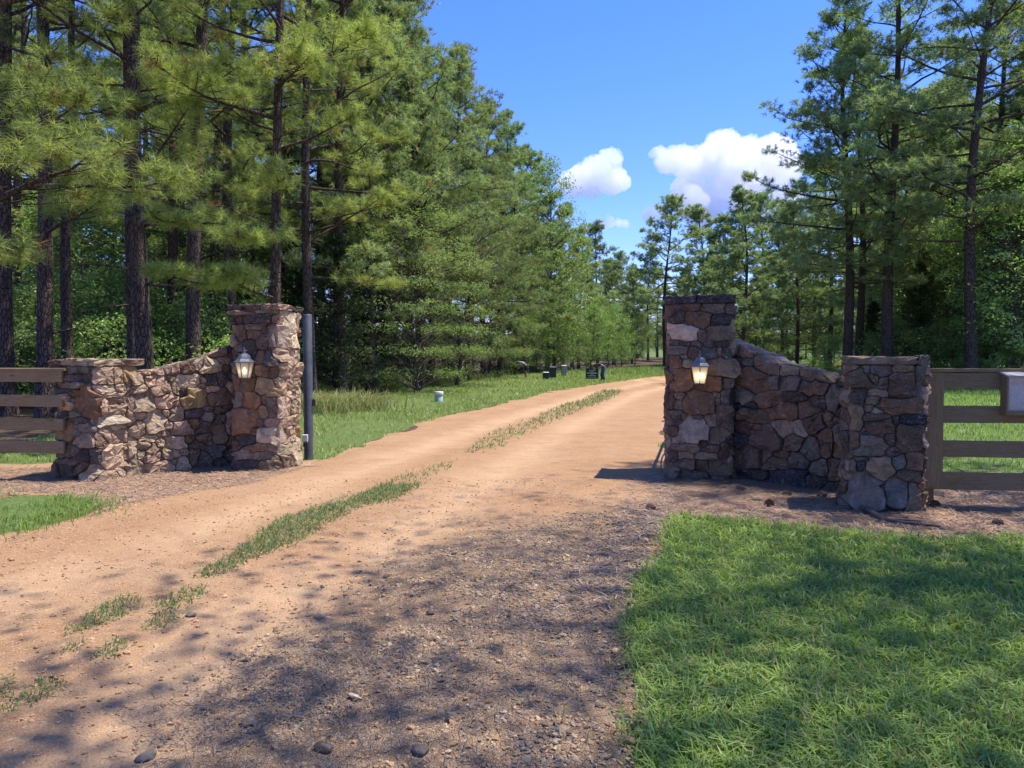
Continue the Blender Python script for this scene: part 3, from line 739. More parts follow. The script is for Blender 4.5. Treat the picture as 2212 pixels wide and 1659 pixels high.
def zoomfun(y_bottom, y_scale, shear=0.0, x_ref=0.0):
    f = lambda x, y: (y_bottom + shear * (x - x_ref) - y) * y_scale
    f.sv = y_scale
    return f
wRb = P(1842, 1060, 8.62)[:2]
wRa = P(1560, 1042, 9.86)[:2]
wing('wing_wall', 'sloping fieldstone wing wall in shade, between the lantern pillar and the notice box fence', wRa, wRb, -0.06, 0.34,
     [(0, 1.75), (.16, 1.65), (.29, 1.58), (.37, 1.54), (.5, 1.45), (.66, 1.395), (.81, 1.34), (.92, 1.275), (1, 1.25)], (45, 1230, zoomfun(1470, 1 / 805.0, 0.06, 45)), RW, 21)
wLa = P(278, 1030, 9.85)[:2]; wLb = P(520, 1012, 10.75)[:2]
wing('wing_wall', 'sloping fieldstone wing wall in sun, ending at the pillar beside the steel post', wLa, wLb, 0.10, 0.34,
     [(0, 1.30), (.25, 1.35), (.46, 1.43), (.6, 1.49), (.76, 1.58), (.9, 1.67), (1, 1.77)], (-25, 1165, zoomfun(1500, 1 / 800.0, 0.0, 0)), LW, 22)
# ------------------------------------------------------------------ plank fences
def plank(name, c, L, h, t, ang, parent, rng, warp=0.006, mat=None):
    """a weathered board: x along its length"""
    nx = 14
    xs = np.linspace(-L / 2, L / 2, nx)
    prof = [(-t / 2, -h / 2 + .004), (-t / 2 + .003, -h / 2), (t / 2 - .003, -h / 2), (t / 2, -h / 2 + .004), (t / 2, h / 2 - .004), (t / 2 - .003, h / 2), (-t / 2 + .003, h / 2), (-t / 2, h / 2 - .004)]
    V = []
    ph = rng.uniform(0, 6)
    for i, x in enumerate(xs):
        dz = warp * math.sin(ph + i * 0.5); dy = warp * math.cos(ph * 2 + i * 0.37)
        for (y, z) in prof: V.append((x, y + dy, z + dz + rng.normal(0, .0012)))
    q = np.arange(8); F = [np.stack([i * 8 + q, (i + 1) * 8 + q, (i + 1) * 8 + (q + 1) % 8, i * 8 + (q + 1) % 8], 1) for i in range(nx - 1)]
    caps = np.array([np.arange(8)[::-1], (nx - 1) * 8 + np.arange(8)])
    o = link(name, mesh(name, V, [np.concatenate(F)[:, ::-1], caps[:, ::-1]], None, False, [mat or M_WOOD]), parent, loc=np.array(c) - np.array(parent.location), rot=(0, 0, ang))
    return o
def fence(label, A, e, L, rails, cap, post_at, seed, batten=None):
    rng = np.random.default_rng(seed)
    e = np.array(e) / np.linalg.norm(e); n = np.array([e[1], -e[0]])
    if n[1] > 0: n = -n
    ang = math.atan2(e[1], e[0])
    root = empty('plank_fence', (A[0], A[1], 0), label, 'fence')
    at = lambda s, off, z: np.array([A[0] + e[0] * s + n[0] * off, A[1] + e[1] * s + n[1] * off, z])
    for z0, z1 in rails:
        plank('rail', at(L / 2, 0, (z0 + z1) / 2), L, z1 - z0, 0.038, ang, root, rng)
    plank('cap_rail', at(L / 2 - .02, -0.055, (cap[0] + cap[1]) / 2), L + 0.06, cap[1] - cap[0], 0.17, ang, root, rng, 0.003)
    for s in post_at:
        m = MB(); m.box((0, 0, 0.56), (0.115, 0.115, 1.6), bev=0.006)
        o = m.build('post', M_WOOD, root, loc=at(s, -0.079, 0) - np.array([A[0], A[1], 0]), rot=(0, 0, ang))
    for s, z0, z1, wd in batten or ():
        o = plank('batten', at(s, 0.0405, (z0 + z1) / 2), z1 - z0, wd, 0.04, 0, root, rng, 0.002)
        o.rotation_euler = (R(0), R(-90), ang); o.rotation_mode = 'XYZ'
        o.matrix_local = Matrix.Translation(o.location) @ Matrix.Rotation(ang, 4, 'Z') @ Matrix.Rotation(R(-90), 4, 'Y')
    return at, ang, n, root
FR = P(1992, 1000, 7.88)
eR = np.array([0.993, -0.115])
rat, rang, rn, rroot = fence('four board plank fence carrying the notice box', FR[:2], eR, 7.3, [(1.215, 1.385), (0.86, 1.035), (0.515, 0.685), (0.165, 0.345)], (1.387, 1.424), [0.075, 2.6, 5.0, 7.2], 31, [(0.085, 0.185, 1.378, 0.185)])
FL = P(140, 1000, 9.50)
eL = np.array([-0.985, 0.17])
fence('four board plank fence with nothing hung on it', FL[:2], eL, 8.5, [(1.222, 1.370), (0.913, 1.060), (0.617, 0.763), (0.325, 0.478)], (1.372, 1.405), [2.1, 4.5, 6.9], 32)

# notice box on the fence
M_PALEWOOD = mat_simple('greyed_box_wood', (0.22, 0.20, 0.185), (0.42, 0.40, 0.38), 5, 0.8, 0.4, 0.003, 0.3, 0, (1, 6, 20))
def notice_box():
    w_, h_, dp = 0.50, 0.40, 0.13
    s0 = 0.735
    c = rat(s0 + w_ / 2, 0.022 + dp / 2, 1.155)
    root = empty('notice_box', tuple(c - np.array([0, 0, h_ / 2])), 'wooden notice box with clouded clear front hung on the fence', 'box', rot=(0, 0, rang))
    z0 = h_ / 2
    def part(nm, cc, sz, mt=M_PALEWOOD, bev=0.003):
        m = MB(); m.box((0, 0, 0), sz, bev=bev); return m.build(nm, mt, root, loc=cc)
    part('back_panel', (0, dp / 2 - .006, z0), (w_ - .03, .012, h_ - .02))
    part('side_panel', (-w_ / 2 + .009, 0, z0), (.018, dp, h_), M_WOOD); part('side_panel', (w_ / 2 - .009, 0, z0), (.018, dp, h_), M_WOOD)
    part('bottom_rail', (0, -dp / 2 + .012, .022), (w_ - .037, .022, .044), M_WOOD); part('floor_board', (0, .012, .009), (w_ - .037, dp - .028, .016))
    m = MB(); m.box((0, 0, 0), (w_ + .02, dp + .05, .02), bev=.003)
    m.build('lid', M_PALEWOOD, root, loc=(0, -.012, h_ + .012), rot=(R(12), 0, 0))
    # paper inside and clouded clear sheet in front
    g = NT('clouded_acrylic'); p = g.obj()
    n = g.noise(p, 7, 5, .6, 1.2); n2 = g.noise(g.scaled(p, 1, 1, .4), 26, 4, .7)
    fog = g.mapr(g.math('ADD', n, g.math('MULTIPLY', n2, .3)), .45, .8, .10, .55)
    gl = g.n('BsdfGlossy'); gl.inputs['Roughness'].default_value = .12; gl.inputs['Color'].default_value = (.9, .93, 1, 1)
    tr = g.n('BsdfTransparent'); df = g.n('BsdfDiffuse'); df.inputs['Color'].default_value = (.52, .55, .58, 1)
    m1 = g.n('MixShader'); g.set(m1.inputs[0], fog); g.t.links.new(tr.outputs[0], m1.inputs[1]); g.t.links.new(df.outputs[0], m1.inputs[2])
    m2 = g.n('MixShader'); m2.inputs[0].default_value = .13; g.t.links.new(m1.outputs[0], m2.inputs[1]); g.t.links.new(gl.outputs[0], m2.inputs[2])
    part('clear_front', (0, -dp / 2 + .028, z0 + .018), (w_ - .04, .004, h_ - .055), g.done(m2.outputs[0]), 0)
    pp = mat_simple('curled_paper', (.45, .50, .56), (.80, .80, .76), 9, .8, .3, .004)
    nx, nz = 14, 12
    X, Z = np.meshgrid(np.linspace(-.19, .21, nx), np.linspace(.06, .30, nz), indexing='ij')
    Z = Z + .05 * (X + .1) * (Z > .25)
    Y = -.01 - .02 * np.sin(X * 14) * (Z - .05) * 3
    link('paper', mesh('paper', np.stack([X, Y, Z], 2).reshape(-1, 3), grid_faces(nx, nz), None, True, [pp]), root)
notice_box()

# ------------------------------------------------------------------ wall lanterns
g = NT('frosted_pane')
a1 = g.n('BsdfTranslucent'); a1.inputs['Color'].default_value = (.92, .86, .70, 1)
a2 = g.n('BsdfTransparent'); a2.inputs['Color'].default_value = (.97, .94, .86, 1)
a3 = g.bsdf((.82, .76, .62), .25, None, .5)
x1 = g.n('MixShader'); x1.inputs[0].default_value = .6; g.t.links.new(a1.outputs[0], x1.inputs[1]); g.t.links.new(a2.outputs[0], x1.inputs[2])
x2 = g.n('MixShader'); x2.inputs[0].default_value = .26; g.t.links.new(x1.outputs[0], x2.inputs[1]); g.t.links.new(a3, x2.inputs[2])
M_PANE = g.done(x2.outputs[0])
g = NT('lit_bulb'); em = g.n('Emission'); em.inputs['Color'].default_value = (1.0, .80, .46, 1); em.inputs['Strength'].default_value = 2.6
M_BULB = g.done(em.outputs[0])
M_LANTERN = mat_simple('lantern_metal', (.07, .075, .082), (.17, .18, .19), 45, .38, .12, .001, .6, .35)
def lantern(pr, frac, z, label, power):
    root_p, ex, en, c, W = pr
    th = math.atan2(ex[1], ex[0])
    wall = c + ex * W * frac + en * 0.045
    pos = wall + en * 0.155
    root = empty('wall_lantern', (pos[0], pos[1], z), label, 'lantern', rot=(0, 0, th))
    H = 0.205; rt, rb = 0.118, 0.074; off = math.pi / 6
    m = MB()   # roof: bell over six sides
    m.lathe([(rt + .022, H), (rt + .024, H + .010), (rt + .004, H + .022), (rt * .80, H + .050), (rt * .66, H + .082), (rt * .52, H + .104), (rt * .34, H + .118), (rt * .22, H + .124), (.012, H + .128)], sides=6, off=off)
    ro = m.build('roof', M_LANTERN, root)
    m = MB(); m.lathe([(.012, H + .122), (.020, H + .134), (.011, H + .146), (.017, H + .156), (.017, H + .166), (.008, H + .176), (.012, H + .186), (.003, H + .205)], sides=10)
    m.build('finial', M_LANTERN, root, smooth=True)
    m = MB(); m.lathe([(.0, -.018), (.03, -.014), (rb * .8, -.008), (rb + .008, -.004), (rb + .008, .006), (rb - .004, .006), (0, .006)], sides=6, off=off)
    m.build('base_plate', M_LANTERN, root)
    for k in range(6):
        a = k * math.pi / 3 + off; b = a + math.pi / 3
        m = MB(); m.tube([(rb * math.cos(a), rb * math.sin(a), .004), (rt * math.cos(a), rt * math.sin(a), H + .004)], .0058, 6)
        m.build('glazing_bar', M_LANTERN, root)
        q = .985
        V = np.array([(rb * q * math.cos(a), rb * q * math.sin(a), .006), (rb * q * math.cos(b), rb * q * math.sin(b), .006), (rt * q * math.cos(b), rt * q * math.sin(b), H), (rt * q * math.cos(a), rt * q * math.sin(a), H)])
        link('pane', mesh('pane', V, np.array([[0, 1, 2, 3]]), None, False, [M_PANE]), root)
    m = MB(); m.lathe([(.0, .02), (.015, .02), (.015, .055), (.013, .058)], sides=10); cn = m.build('candle', mat_simple('candle_tube', (.7, .66, .55), (.78, .74, .62), 20), root)
    m = MB(); m.lathe([(.011, .056), (.021, .075), (.024, .094), (.019, .116), (.009, .136), (.001, .146)], sides=12); m.build('bulb', M_BULB, root, smooth=True)
    # arm and back plate
    m = MB(); m.box((0, .155 + .004, H + .03), (.115, .016, .20), bev=.006); m.build('back_plate', M_BLACK, root)
    m = MB(); m.tube([(0, .155, H + .04), (0, .11, H + .125), (0, .06, H + .165), (0, .012, H + .150), (0, 0, H + .128)], .0085, 8); m.build('arm', M_LANTERN, root, smooth=True)
    ld = bpy.data.lights.new('lantern_glow', 'POINT'); ld.energy = power; ld.color = (1, .78, .45); ld.shadow_soft_size = .02
    lo = bpy.data.objects.new('lantern_glow', ld); col.objects.link(lo); lo.parent = root; lo.location = (0, -.026, .10)
lantern(pRT, 0.50, 1.215, 'glowing wall lantern on the tall pillar that stands in shade', 0.4)
lantern(pLT, 0.405, 1.262, 'wall lantern on the tall pillar beside the steel post', 0.1)

# ------------------------------------------------------------------ steel post, open gate
pp = P(666, 900, 11.38); pp[2] = 0
root = empty('steel_post', tuple(pp), 'round dark grey steel gate post beside the tall pillar', 'post')
m = MB(); m.lathe([(.068, -.3), (.068, 2.168), (.060, 2.178), (.001, 2.182)], sides=28); m.build('pipe', M_STEEL, root, smooth=True)
m = MB(); m.box((-.03, -.075, .33), (.085, .03, .11), bev=.008); bk = m.build('sensor_box', mat_simple('pale_plastic', (.62, .60, .55), (.75, .73, .68), 20, .5), root)
m = MB(); m.box((-.02, -.078, .235), (.07, .05, .07), bev=.004); m.build('bracket', M_BLACK, root)
m = MB(); m.box((.088, -.01, .86), (.05, .03, .10), bev=.004); m.build('latch_plate', M_BLACK, root)
ga = np.array([2.52, 10.35]); ge = np.array([0.2385, 0.971])
root = empty('steel_gate', (ga[0], ga[1], 0), 'dark tubular steel gate swung open behind the tall lantern pillar', 'gate', rot=(0, 0, math.atan2(ge[1], ge[0])))
m = MB()
for z in (.12, 1.55): m.tube([(0, 0, z), (3.4, 0, z)], .025, 8)
for x in (0, 3.4): m.tube([(x, 0, .12), (x, 0, 1.55)], .025, 8)
m.build('frame', M_STEEL, root)
for k in range(6):
    m = MB(); z = .32 + k * .2
    m.tube([(x, 0, z + .05 * math.sin(x * 2.2 + k)) for x in np.linspace(.02, 3.38, 16)], .013, 6); m.build('bar', M_STEEL, root)
# ------------------------------------------------------------------ pedestals, sign, people, loose things
def mat_flat(name, c, rough=.7, var=.15): return mat_simple(name, tuple(x * (1 - var) for x in c), tuple(x * (1 + var) for x in c), 14, rough, .15, .003)
# capped pipe stub on the verge
pp = G(948, 866)
root = empty('pipe_stub', tuple(pp), 'short pale green pipe stub with a cream cap on the grass verge', 'pipe')
m = MB(); m.lathe([(.142, -.1), (.142, .20), (.136, .205)], sides=24); m.build('pipe', mat_flat('pale_green_pvc', (.36, .44, .38), .5), root, smooth=True)
m = MB(); m.lathe([(.136, .204), (.155, .206), (.157, .21), (.157, .315), (.148, .328), (.001, .332)], sides=24); m.build('cap', mat_flat('cream_pvc', (.66, .58, .48), .5), root, smooth=True)
# three utility pedestals
def pedestal(px, py, wd, dp, h, body, lid, label, lid_h=.06, foot=None, foot_h=0.0, twist=0.2):
    c = G(px, py)
    root = empty('utility_pedestal', tuple(c), label, 'utility box', 'utility pedestals beside the track', rot=(0, 0, twist))
    if foot is not None:
        m = MB(); m.box((0, 0, foot_h / 2 - .05), (wd * 1.06, dp * 1.06, foot_h + .1), bev=.01); m.build('foot', foot, root)
    m = MB(); m.box((0, 0, (h + foot_h) / 2), (wd, dp, h - foot_h), bev=.02); m.build('body', body, root)
    m = MB(); m.box((0, 0, h + lid_h / 2 + .002), (wd * 1.09, dp * 1.09, lid_h), bev=.02, taper=.92); m.build('lid', lid, root)
    m = MB(); m.box((wd * .3, -dp / 2 - .008, h * .55), (.03, .014, .07), bev=.003); m.build('hasp', M_STEEL, root)
g_dk = mat_flat('dark_green_enamel', (.018, .032, .028), .45); g_gy = mat_flat('grey_green_enamel', (.25, .27, .235), .5); g_wh = mat_flat('white_trim', (.6, .58, .55), .5); g_bk = mat_flat('charcoal_plastic', (.03, .028, .028), .5)
pedestal(1179, 822, .34, .34, .50, g_bk, g_wh, 'low black utility pedestal with a white rim and foot', .05, g_wh, .07)
pedestal(1193, 820, .44, .44, .80, g_dk, g_dk, 'dark green utility pedestal, the widest of the three', .07)
pedestal(1218, 816, .34, .34, .86, g_gy, g_wh, 'tall slim grey green utility pedestal with a pale lid', .05)
# yard sign
def sign():
    c = G(1279, 823)
    root = empty('yard_sign', tuple(c), 'black yard sign with white lettering and a round emblem', 'sign', rot=(0, 0, R(-4)))
    m = MB(); m.box((0, 0, .14 + .33), (.76, .03, .66), bev=.004); bd = m.build('board', mat_flat('black_sign_board', (.012, .012, .014), .4), root)
    wht = mat_flat('white_lettering', (.75, .75, .75), .5, .05)
    pale = mat_flat('grey_lettering', (.32, .31, .30), .5, .05)
    def row(z, x0, x1, h, mt, n, rng=np.random.default_rng(5)):
        m = MB(); x = x0
        while x < x1:
            wd = rng.uniform(.6, 1.1) * h
            m.box((x + wd / 2, -.0172, z), (min(wd, x1 - x) + h * .3, .003, h * rng.uniform(.55, 1))); x += wd + h * .28
        m.build('lettering', mt, bd)
    row(.655, -.20, .18, .045, wht, 0); row(.50, -.31, -.09, .06, wht, 0); row(.495, .10, .32, .06, wht, 0); row(.325, -.26, .23, .04, wht, 0); row(.215, -.30, .30, .05, pale, 0)
    m = MB(); a = np.linspace(0, 2 * math.pi, 20); m.tube([(.09 * math.cos(t), -.018, .49 + .10 * math.sin(t)) for t in a], .012, 4); m.box((0, -.0172, .49), (.06, .003, .07)); m.build('emblem', wht, bd)
    for x in (-.40, .40):
        m = MB(); m.box((x, 0, .39), (.03, .03, 1.0), bev=.004); m.build('stake', g_gy, root)
sign()
# people: one skinned body each, clothes as children
def skin(name, joints, edges, rad, mat, parent=None, loc=(0, 0, 0), rot=(0, 0, 0), root_i=0, sub=2):
    me = bpy.data.meshes.new(name); me.from_pydata([tuple(j) for j in joints], edges, []); me.materials.append(mat)
    o = link(name, me, parent, loc, rot)
    md = o.modifiers.new('skin', 'SKIN'); md.use_smooth_shade = True
    for i, v in enumerate(me.skin_vertices[0].data):
        r = rad[i]; v.radius = (r, r) if np.isscalar(r) else r; v.use_root = (i == root_i)
    s = o.modifiers.new('sub', 'SUBSURF'); s.levels = s.render_levels = sub
    return o
SKIN = mat_flat('skin', (.33, .19, .14), .5, .08)
def person(c, rot, label, J, shirt, legs, hairc, shorts=False):
    names = ['pelvis', 'waist', 'chest', 'neck', 'head', 'crown', 'shL', 'elL', 'haL', 'shR', 'elR', 'haR', 'hiL', 'knL', 'anL', 'toL', 'hiR', 'knR', 'anR', 'toR']
    E = [('pelvis', 'waist'), ('waist', 'chest'), ('chest', 'neck'), ('neck', 'head'), ('head', 'crown'), ('chest', 'shL'), ('shL', 'elL'), ('elL', 'haL'), ('chest', 'shR'), ('shR', 'elR'), ('elR', 'haR'),
         ('pelvis', 'hiL'), ('hiL', 'knL'), ('knL', 'anL'), ('anL', 'toL'), ('pelvis', 'hiR'), ('hiR', 'knR'), ('knR', 'anR'), ('anR', 'toR')]
    rd = dict(pelvis=(.13, .11), waist=(.125, .10), chest=(.15, .11), neck=.055, head=(.085, .10), crown=(.065, .08), shL=.065, shR=.065, elL=.042, elR=.042, haL=.034, haR=.034, hiL=.088, hiR=.088, knL=.058, knR=.058, anL=.04, anR=.04, toL=.034, toR=.034)
    ix = {n: i for i, n in enumerate(names)}
    root = skin('person', [J[n] for n in names], [(ix[a], ix[b]) for a, b in E], [tuple(np.multiply(rd[n], .66)) if isinstance(rd[n], tuple) and n in ('pelvis', 'waist', 'chest') else (rd[n] * .75 if n[:2] in ('sh', 'hi') else rd[n]) for n in names], SKIN, None, tuple(c), (0, 0, rot))
    tag(root, label, 'person')
    rd.update(slL=.056, slR=.056, waist2=(.13, .105), thL=.085, thR=.085)
    def wear(nm, ns, es, extra, mat, rt=0):
        k = {n: i for i, n in enumerate(ns)}
        r = [tuple(np.add(rd[n], extra)) if isinstance(rd[n], tuple) else rd[n] + extra for n in ns]
        skin(nm, [J[n] for n in ns], [(k[a], k[b]) for a, b in es], r, mat, root, root_i=rt)
    wear('shirt', ['waist', 'chest', 'shL', 'shR', 'slL', 'slR'] if 'slL' in J else ['waist', 'chest', 'shL', 'shR'], [('waist', 'chest'), ('chest', 'shL'), ('chest', 'shR')] + ([('shL', 'slL'), ('shR', 'slR')] if 'slL' in J else []), .05, shirt)
    if shorts: wear('shorts', ['pelvis', 'waist2', 'hiL', 'hiR', 'thL', 'thR'], [('pelvis', 'waist2'), ('pelvis', 'hiL'), ('pelvis', 'hiR'), ('hiL', 'thL'), ('hiR', 'thR')], .035, legs)
    else: wear('trousers', ['pelvis', 'waist2', 'hiL', 'hiR', 'knL', 'knR', 'anL', 'anR'], [('pelvis', 'waist2'), ('pelvis', 'hiL'), ('pelvis', 'hiR'), ('hiL', 'knL'), ('hiR', 'knR'), ('knL', 'anL'), ('knR', 'anR')], .03, legs)
    for s in 'LR': wear('shoe', ['an' + s, 'to' + s], [('an' + s, 'to' + s)], .014, g_bk)
    h = np.array(J['head']); k = np.array(J['crown'])
    skin('hair', [h + (k - h) * .45 + np.array([-.03, 0, .02]), k + (k - h) * .15], [(0, 1)], [.10, .08], hairc, root)
def base_pose(bend):
    """x forward; bend: list of torso joints"""
    J = dict(pelvis=(0, 0, .93), hiL=(0, .10, .88), hiR=(0, -.10, .88), knL=(.05, .11, .48), anL=(-.03, .12, .09), toL=(.14, .14, .03), knR=(.12, -.11, .48), anR=(.10, -.12, .09), toR=(.27, -.14, .03))
    J.update(bend); J['waist2'] = tuple(np.array(J['pelvis']) * .75 + np.array(J['waist']) * .25)
    J['thL'] = tuple(np.array(J['hiL']) * .35 + np.array(J['knL']) * .65); J['thR'] = tuple(np.array(J['hiR']) * .35 + np.array(J['knR']) * .65)
    return J
def with_sleeves(J):
    for s in 'LR': J['sl' + s] = tuple(np.array(J['sh' + s]) * .15 + np.array(J['el' + s]) * .85)
    return J
bendA = dict(waist=(.14, 0, 1.02), chest=(.42, 0, 1.10), neck=(.56, 0, 1.07), head=(.68, 0, 1.03), crown=(.79, 0, .99), shL=(.44, .19, 1.05), shR=(.44, -.19, 1.05), elL=(.52, .22, .80), elR=(.50, -.22, .80), haL=(.68, .18, .66), haR=(.70, -.16, .68))
person(G(1304, 824), R(178), 'person in dark shirt and blue jeans bending over the black sign', with_sleeves(base_pose(bendA)), mat_flat('plum_shirt', (.05, .03, .04), .8), mat_flat('blue_denim', (.05, .08, .16), .8), mat_flat('brown_hair', (.05, .03, .02), .7))
bendB = dict(waist=(.16, 0, 1.06), chest=(.40, 0, 1.20), neck=(.52, 0, 1.20), head=(.63, 0, 1.17), crown=(.73, 0, 1.12), shL=(.41, .19, 1.15), shR=(.41, -.19, 1.15), elL=(.46, .20, .90), elR=(.44, -.20, .90), haL=(.62, .10, .74), haR=(.58, -.10, .70))
person(G(1138, 821), R(176), 'person in grey shirt and dark shorts stooping under the shaded trees', with_sleeves(base_pose(bendB)), mat_flat('grey_shirt', (.30, .29, .28), .8), mat_flat('dark_shorts', (.02, .02, .026), .8), mat_flat('dark_hair', (.02, .016, .014), .7), shorts=True)

# ------------------------------------------------------------------ loose stones, cones, fallen branch
def rock_mesh(seed, flat=.6, sub=1, mat=None):
    rng = np.random.default_rng(seed)
    import bmesh
    bm = bmesh.new(); bmesh.ops.create_icosphere(bm, subdivisions=3, radius=1)
    V = np.array([v.co[:] for v in bm.verts]); F = np.array([[v.index for v in f.verts] for f in bm.faces]); bm.free()
    d = 1 + .16 * (vnoise(V[:, 0] * 1.4 + seed, V[:, 1] * 1.4 + V[:, 2], 1, seed) - .5) * 2
    for k in range(7):
        n = rng.normal(size=3); n /= np.linalg.norm(n); lim = rng.uniform(.62, .9)
        h = V @ n * d; d = np.where(h > lim, d * (lim / np.maximum(h, 1e-6)) ** .8, d)
    V = V * d[:, None] * np.array([1.15, .85, flat])
    return mesh('stone', V, F, None, True, [mat or M_STONE])
ROCKS = [(1362, 1612, 19, 't', 'smooth tan cobble lying against the lawn edge'), (536, 1566, 17, 'g', 'rounded grey cobble in the gravel beside a drift of dry twigs'), (702, 1628, 19, 'b', 'broad brown stone half sunk in loose pebbles'),
 (318, 1632, 18, 'B', 'flat dark grey slab of stone on the sandy track'), (908, 1644, 20, 'g', 'wide flat greyish stone among loose pebbles'), (690, 1340, 10, 'l', 'small pale round stone leading a line of pebbles'), (835, 1251, 9, 'B', 'single small grey stone on bare packed dirt'),
 (412, 1340, 11, 'u', 'dark bluish stone beside the grass tuft in the track'), (1056, 1528, 10, 'o', 'small ochre stone in the middle of the gravel'), (930, 1336, 10, 'd', 'dark brown stone in a line of pebbles'), (1298, 1537, 11, 't', 'small tan stone in dirt near the lawn edge'), (970, 1578, 10, 'n', 'small slate blue stone in the gravel')]
for k, (px, py, r, cc, lb) in enumerate(ROCKS):
    c = G(px, py); s = r / F * math.hypot(c[1], EYE)
    z = float(ground_at(c[0], c[1]))
    o = link('loose_stone', rock_mesh(40 + k, .55), None, (c[0], c[1], z + s * .25), (0, 0, k * 1.3), s)
    o.color = SC[cc] + (1,); tag(o, lb, 'stone', 'loose stones on the track')
def cone_mesh():
    V = []; Fs = []
    rng = np.random.default_rng(3)
    n = 0
    for ring in range(9):
        t = ring / 8; r = .030 * math.sin(math.pi * (0.12 + .8 * t)) ** .8; x = -.05 + .1 * t
        for k in range(8):
            a = k * math.pi / 4 + ring * .4
            d = np.array([.35, math.cos(a), math.sin(a)]); s = np.cross(d, [1, 0, 0]); s /= np.linalg.norm(s)
            b = np.array([x, r * .45 * math.cos(a), r * .45 * math.sin(a)])
            tip = b + d * r * .95
            V += [b - s * .008, b + s * .008, tip + s * .007 + np.array([.004, 0, 0]), tip + np.array([.010, 0, 0]), tip - s * .007 + np.array([.004, 0, 0])]
            Fs.append([n, n + 1, n + 2, n + 3, n + 4]); n += 5
    cv, cf = tube([(-.052, 0, 0), (-.03, 0, 0), (0, 0, 0), (.03, 0, 0), (.055, 0, 0)], [.006, .02, .024, .016, .003], 8)
    return mesh('pine_cone', np.concatenate([np.array(V), cv]), [np.array(Fs), cf + n], None, False, [mat_simple('cone_scales', (.11, .065, .04), (.27, .17, .11), 60, .9, .2)])
CM = cone_mesh()
CONES = [(1571, 1047), (1407, 1106), (1662, 1092), (1699, 1069), (1777, 1071), (2020, 1094), (2154, 1133), (1600, 1058)]
for k, (px, py) in enumerate(CONES):
    c = G(px, py)
    o = link('pine_cone', CM, None, (c[0], c[1], float(ground_at(c[0], c[1])) + .022), (k, .2, k * 2.1), 0.95 + .15 * (k % 3))
    tag(o, 'dropped brown pine cone on the straw litter', 'pine cone', 'pine cones on the straw')
bp = [G(*q) for q in ((1805, 1090), (1840, 1097), (1875, 1110), (1905, 1128), (1960, 1136), (2030, 1144))]
for i, q in enumerate(bp): q[2] = float(ground_at(q[0], q[1])) + .022 + (.02 if i < 3 else 0)
root = empty('fallen_branch', tuple(bp[0]), 'bare crooked fallen branch lying by the short pillar foot', 'branch')
m = MB(); m.tube(np.array(bp) - bp[0], [.026, .032, .029, .025, .018, .009], 8); m.build('stick', M_TWIG, root, smooth=True)
m = MB(); m.tube(np.array([bp[3], bp[3] + [.12, -.10, .02], bp[3] + [.30, -.14, .015]]) - bp[0], [.015, .010, .005], 6); m.build('side_twig', M_TWIG, root, smooth=True)
# ------------------------------------------------------------------ vegetation prototypes
def unit(v): return v / (np.linalg.norm(v, axis=-1, keepdims=True) + 1e-9)
def needles(pos, dr, n, L, wd, rng, colA, colB, spread=(15, 100)):
    """radiating needles round every tuft position -> V, F, C"""
    N = len(pos)
    pos = np.repeat(pos, n, 0); d = np.repeat(unit(dr), n, 0)
    rnd = unit(rng.normal(size=(N * n, 3))); perp = unit(np.cross(d, rnd))
    a = np.radians(rng.uniform(*spread, N * n))[:, None]
    nd = d * np.cos(a) + perp * np.sin(a)
    base = pos - d * (rng.random((N * n, 1)) * L * 0.75)
    ln = (L * rng.uniform(.75, 1.12, N * n))[:, None]
    tip = base + nd * ln + np.array([0, 0, -1]) * ln * 0.12
    side = unit(np.cross(nd, rng.normal(size=(N * n, 3)))) * wd / 2
    V = np.stack([base - side, base + side, tip], 1).reshape(-1, 3)
    Fq = np.arange(N * n * 3).reshape(-1, 3)
    tc = np.repeat(rng.random((N, 1)), n, 0) * .8 + rng.random((N * n, 1)) * .2
    c = np.array(colA) * (1 - tc) + np.array(colB) * tc
    dead_ = np.repeat(rng.random((N, 1)) < .035, n, 0)
    c = np.where(dead_, np.array([.24, .15, .07]), c)
    C = np.repeat(c, 3, 0)
    return V, Fq, C
def leaves(pos, nrm, size, asp, rng, colA, colB, tint=None):
    N = len(pos)
    n = unit(nrm); a = unit(np.cross(n, rng.normal(size=(N, 3)))); b = np.cross(n, a)
    s = (size * rng.uniform(.65, 1.25, N))[:, None]
    fold = n * s * 0.18
    V = np.stack([pos - a * s * .5, pos + b * s * asp * .5 + fold, pos + a * s * .55 - n * s * .12, pos - b * s * asp * .5 + fold], 1).reshape(-1, 3)
    i = np.arange(N)[:, None] * 4
    Fq = np.concatenate([i + np.array([[0, 1, 2]]), i + np.array([[0, 2, 3]])], 0)
    t = rng.random((N, 1)) * .45 + (rng.random((N, 1)) if tint is None else tint[:, None]) * .55
    C = np.repeat(np.array(colA) * (1 - t) + np.array(colB) * t, 4, 0)
    return V, Fq, C
class Wood:
    def __init__(s): s.V = []; s.F = []; s.n = 0
    def tube(s, pts, rad, sides):
        V, F = tube(pts, rad, sides); s.V.append(V); s.F.append(F + s.n); s.n += len(V)
    def join(s, o):
        s.V += o.V; s.F += [f + s.n for f in o.F]; s.n += o.n
    def mesh(s, name, mat): return mesh(name, np.concatenate(s.V), [np.concatenate(s.F)], None, True, [mat])
PG_A, PG_B = (.165, .22, .085), (.42, .475, .165)
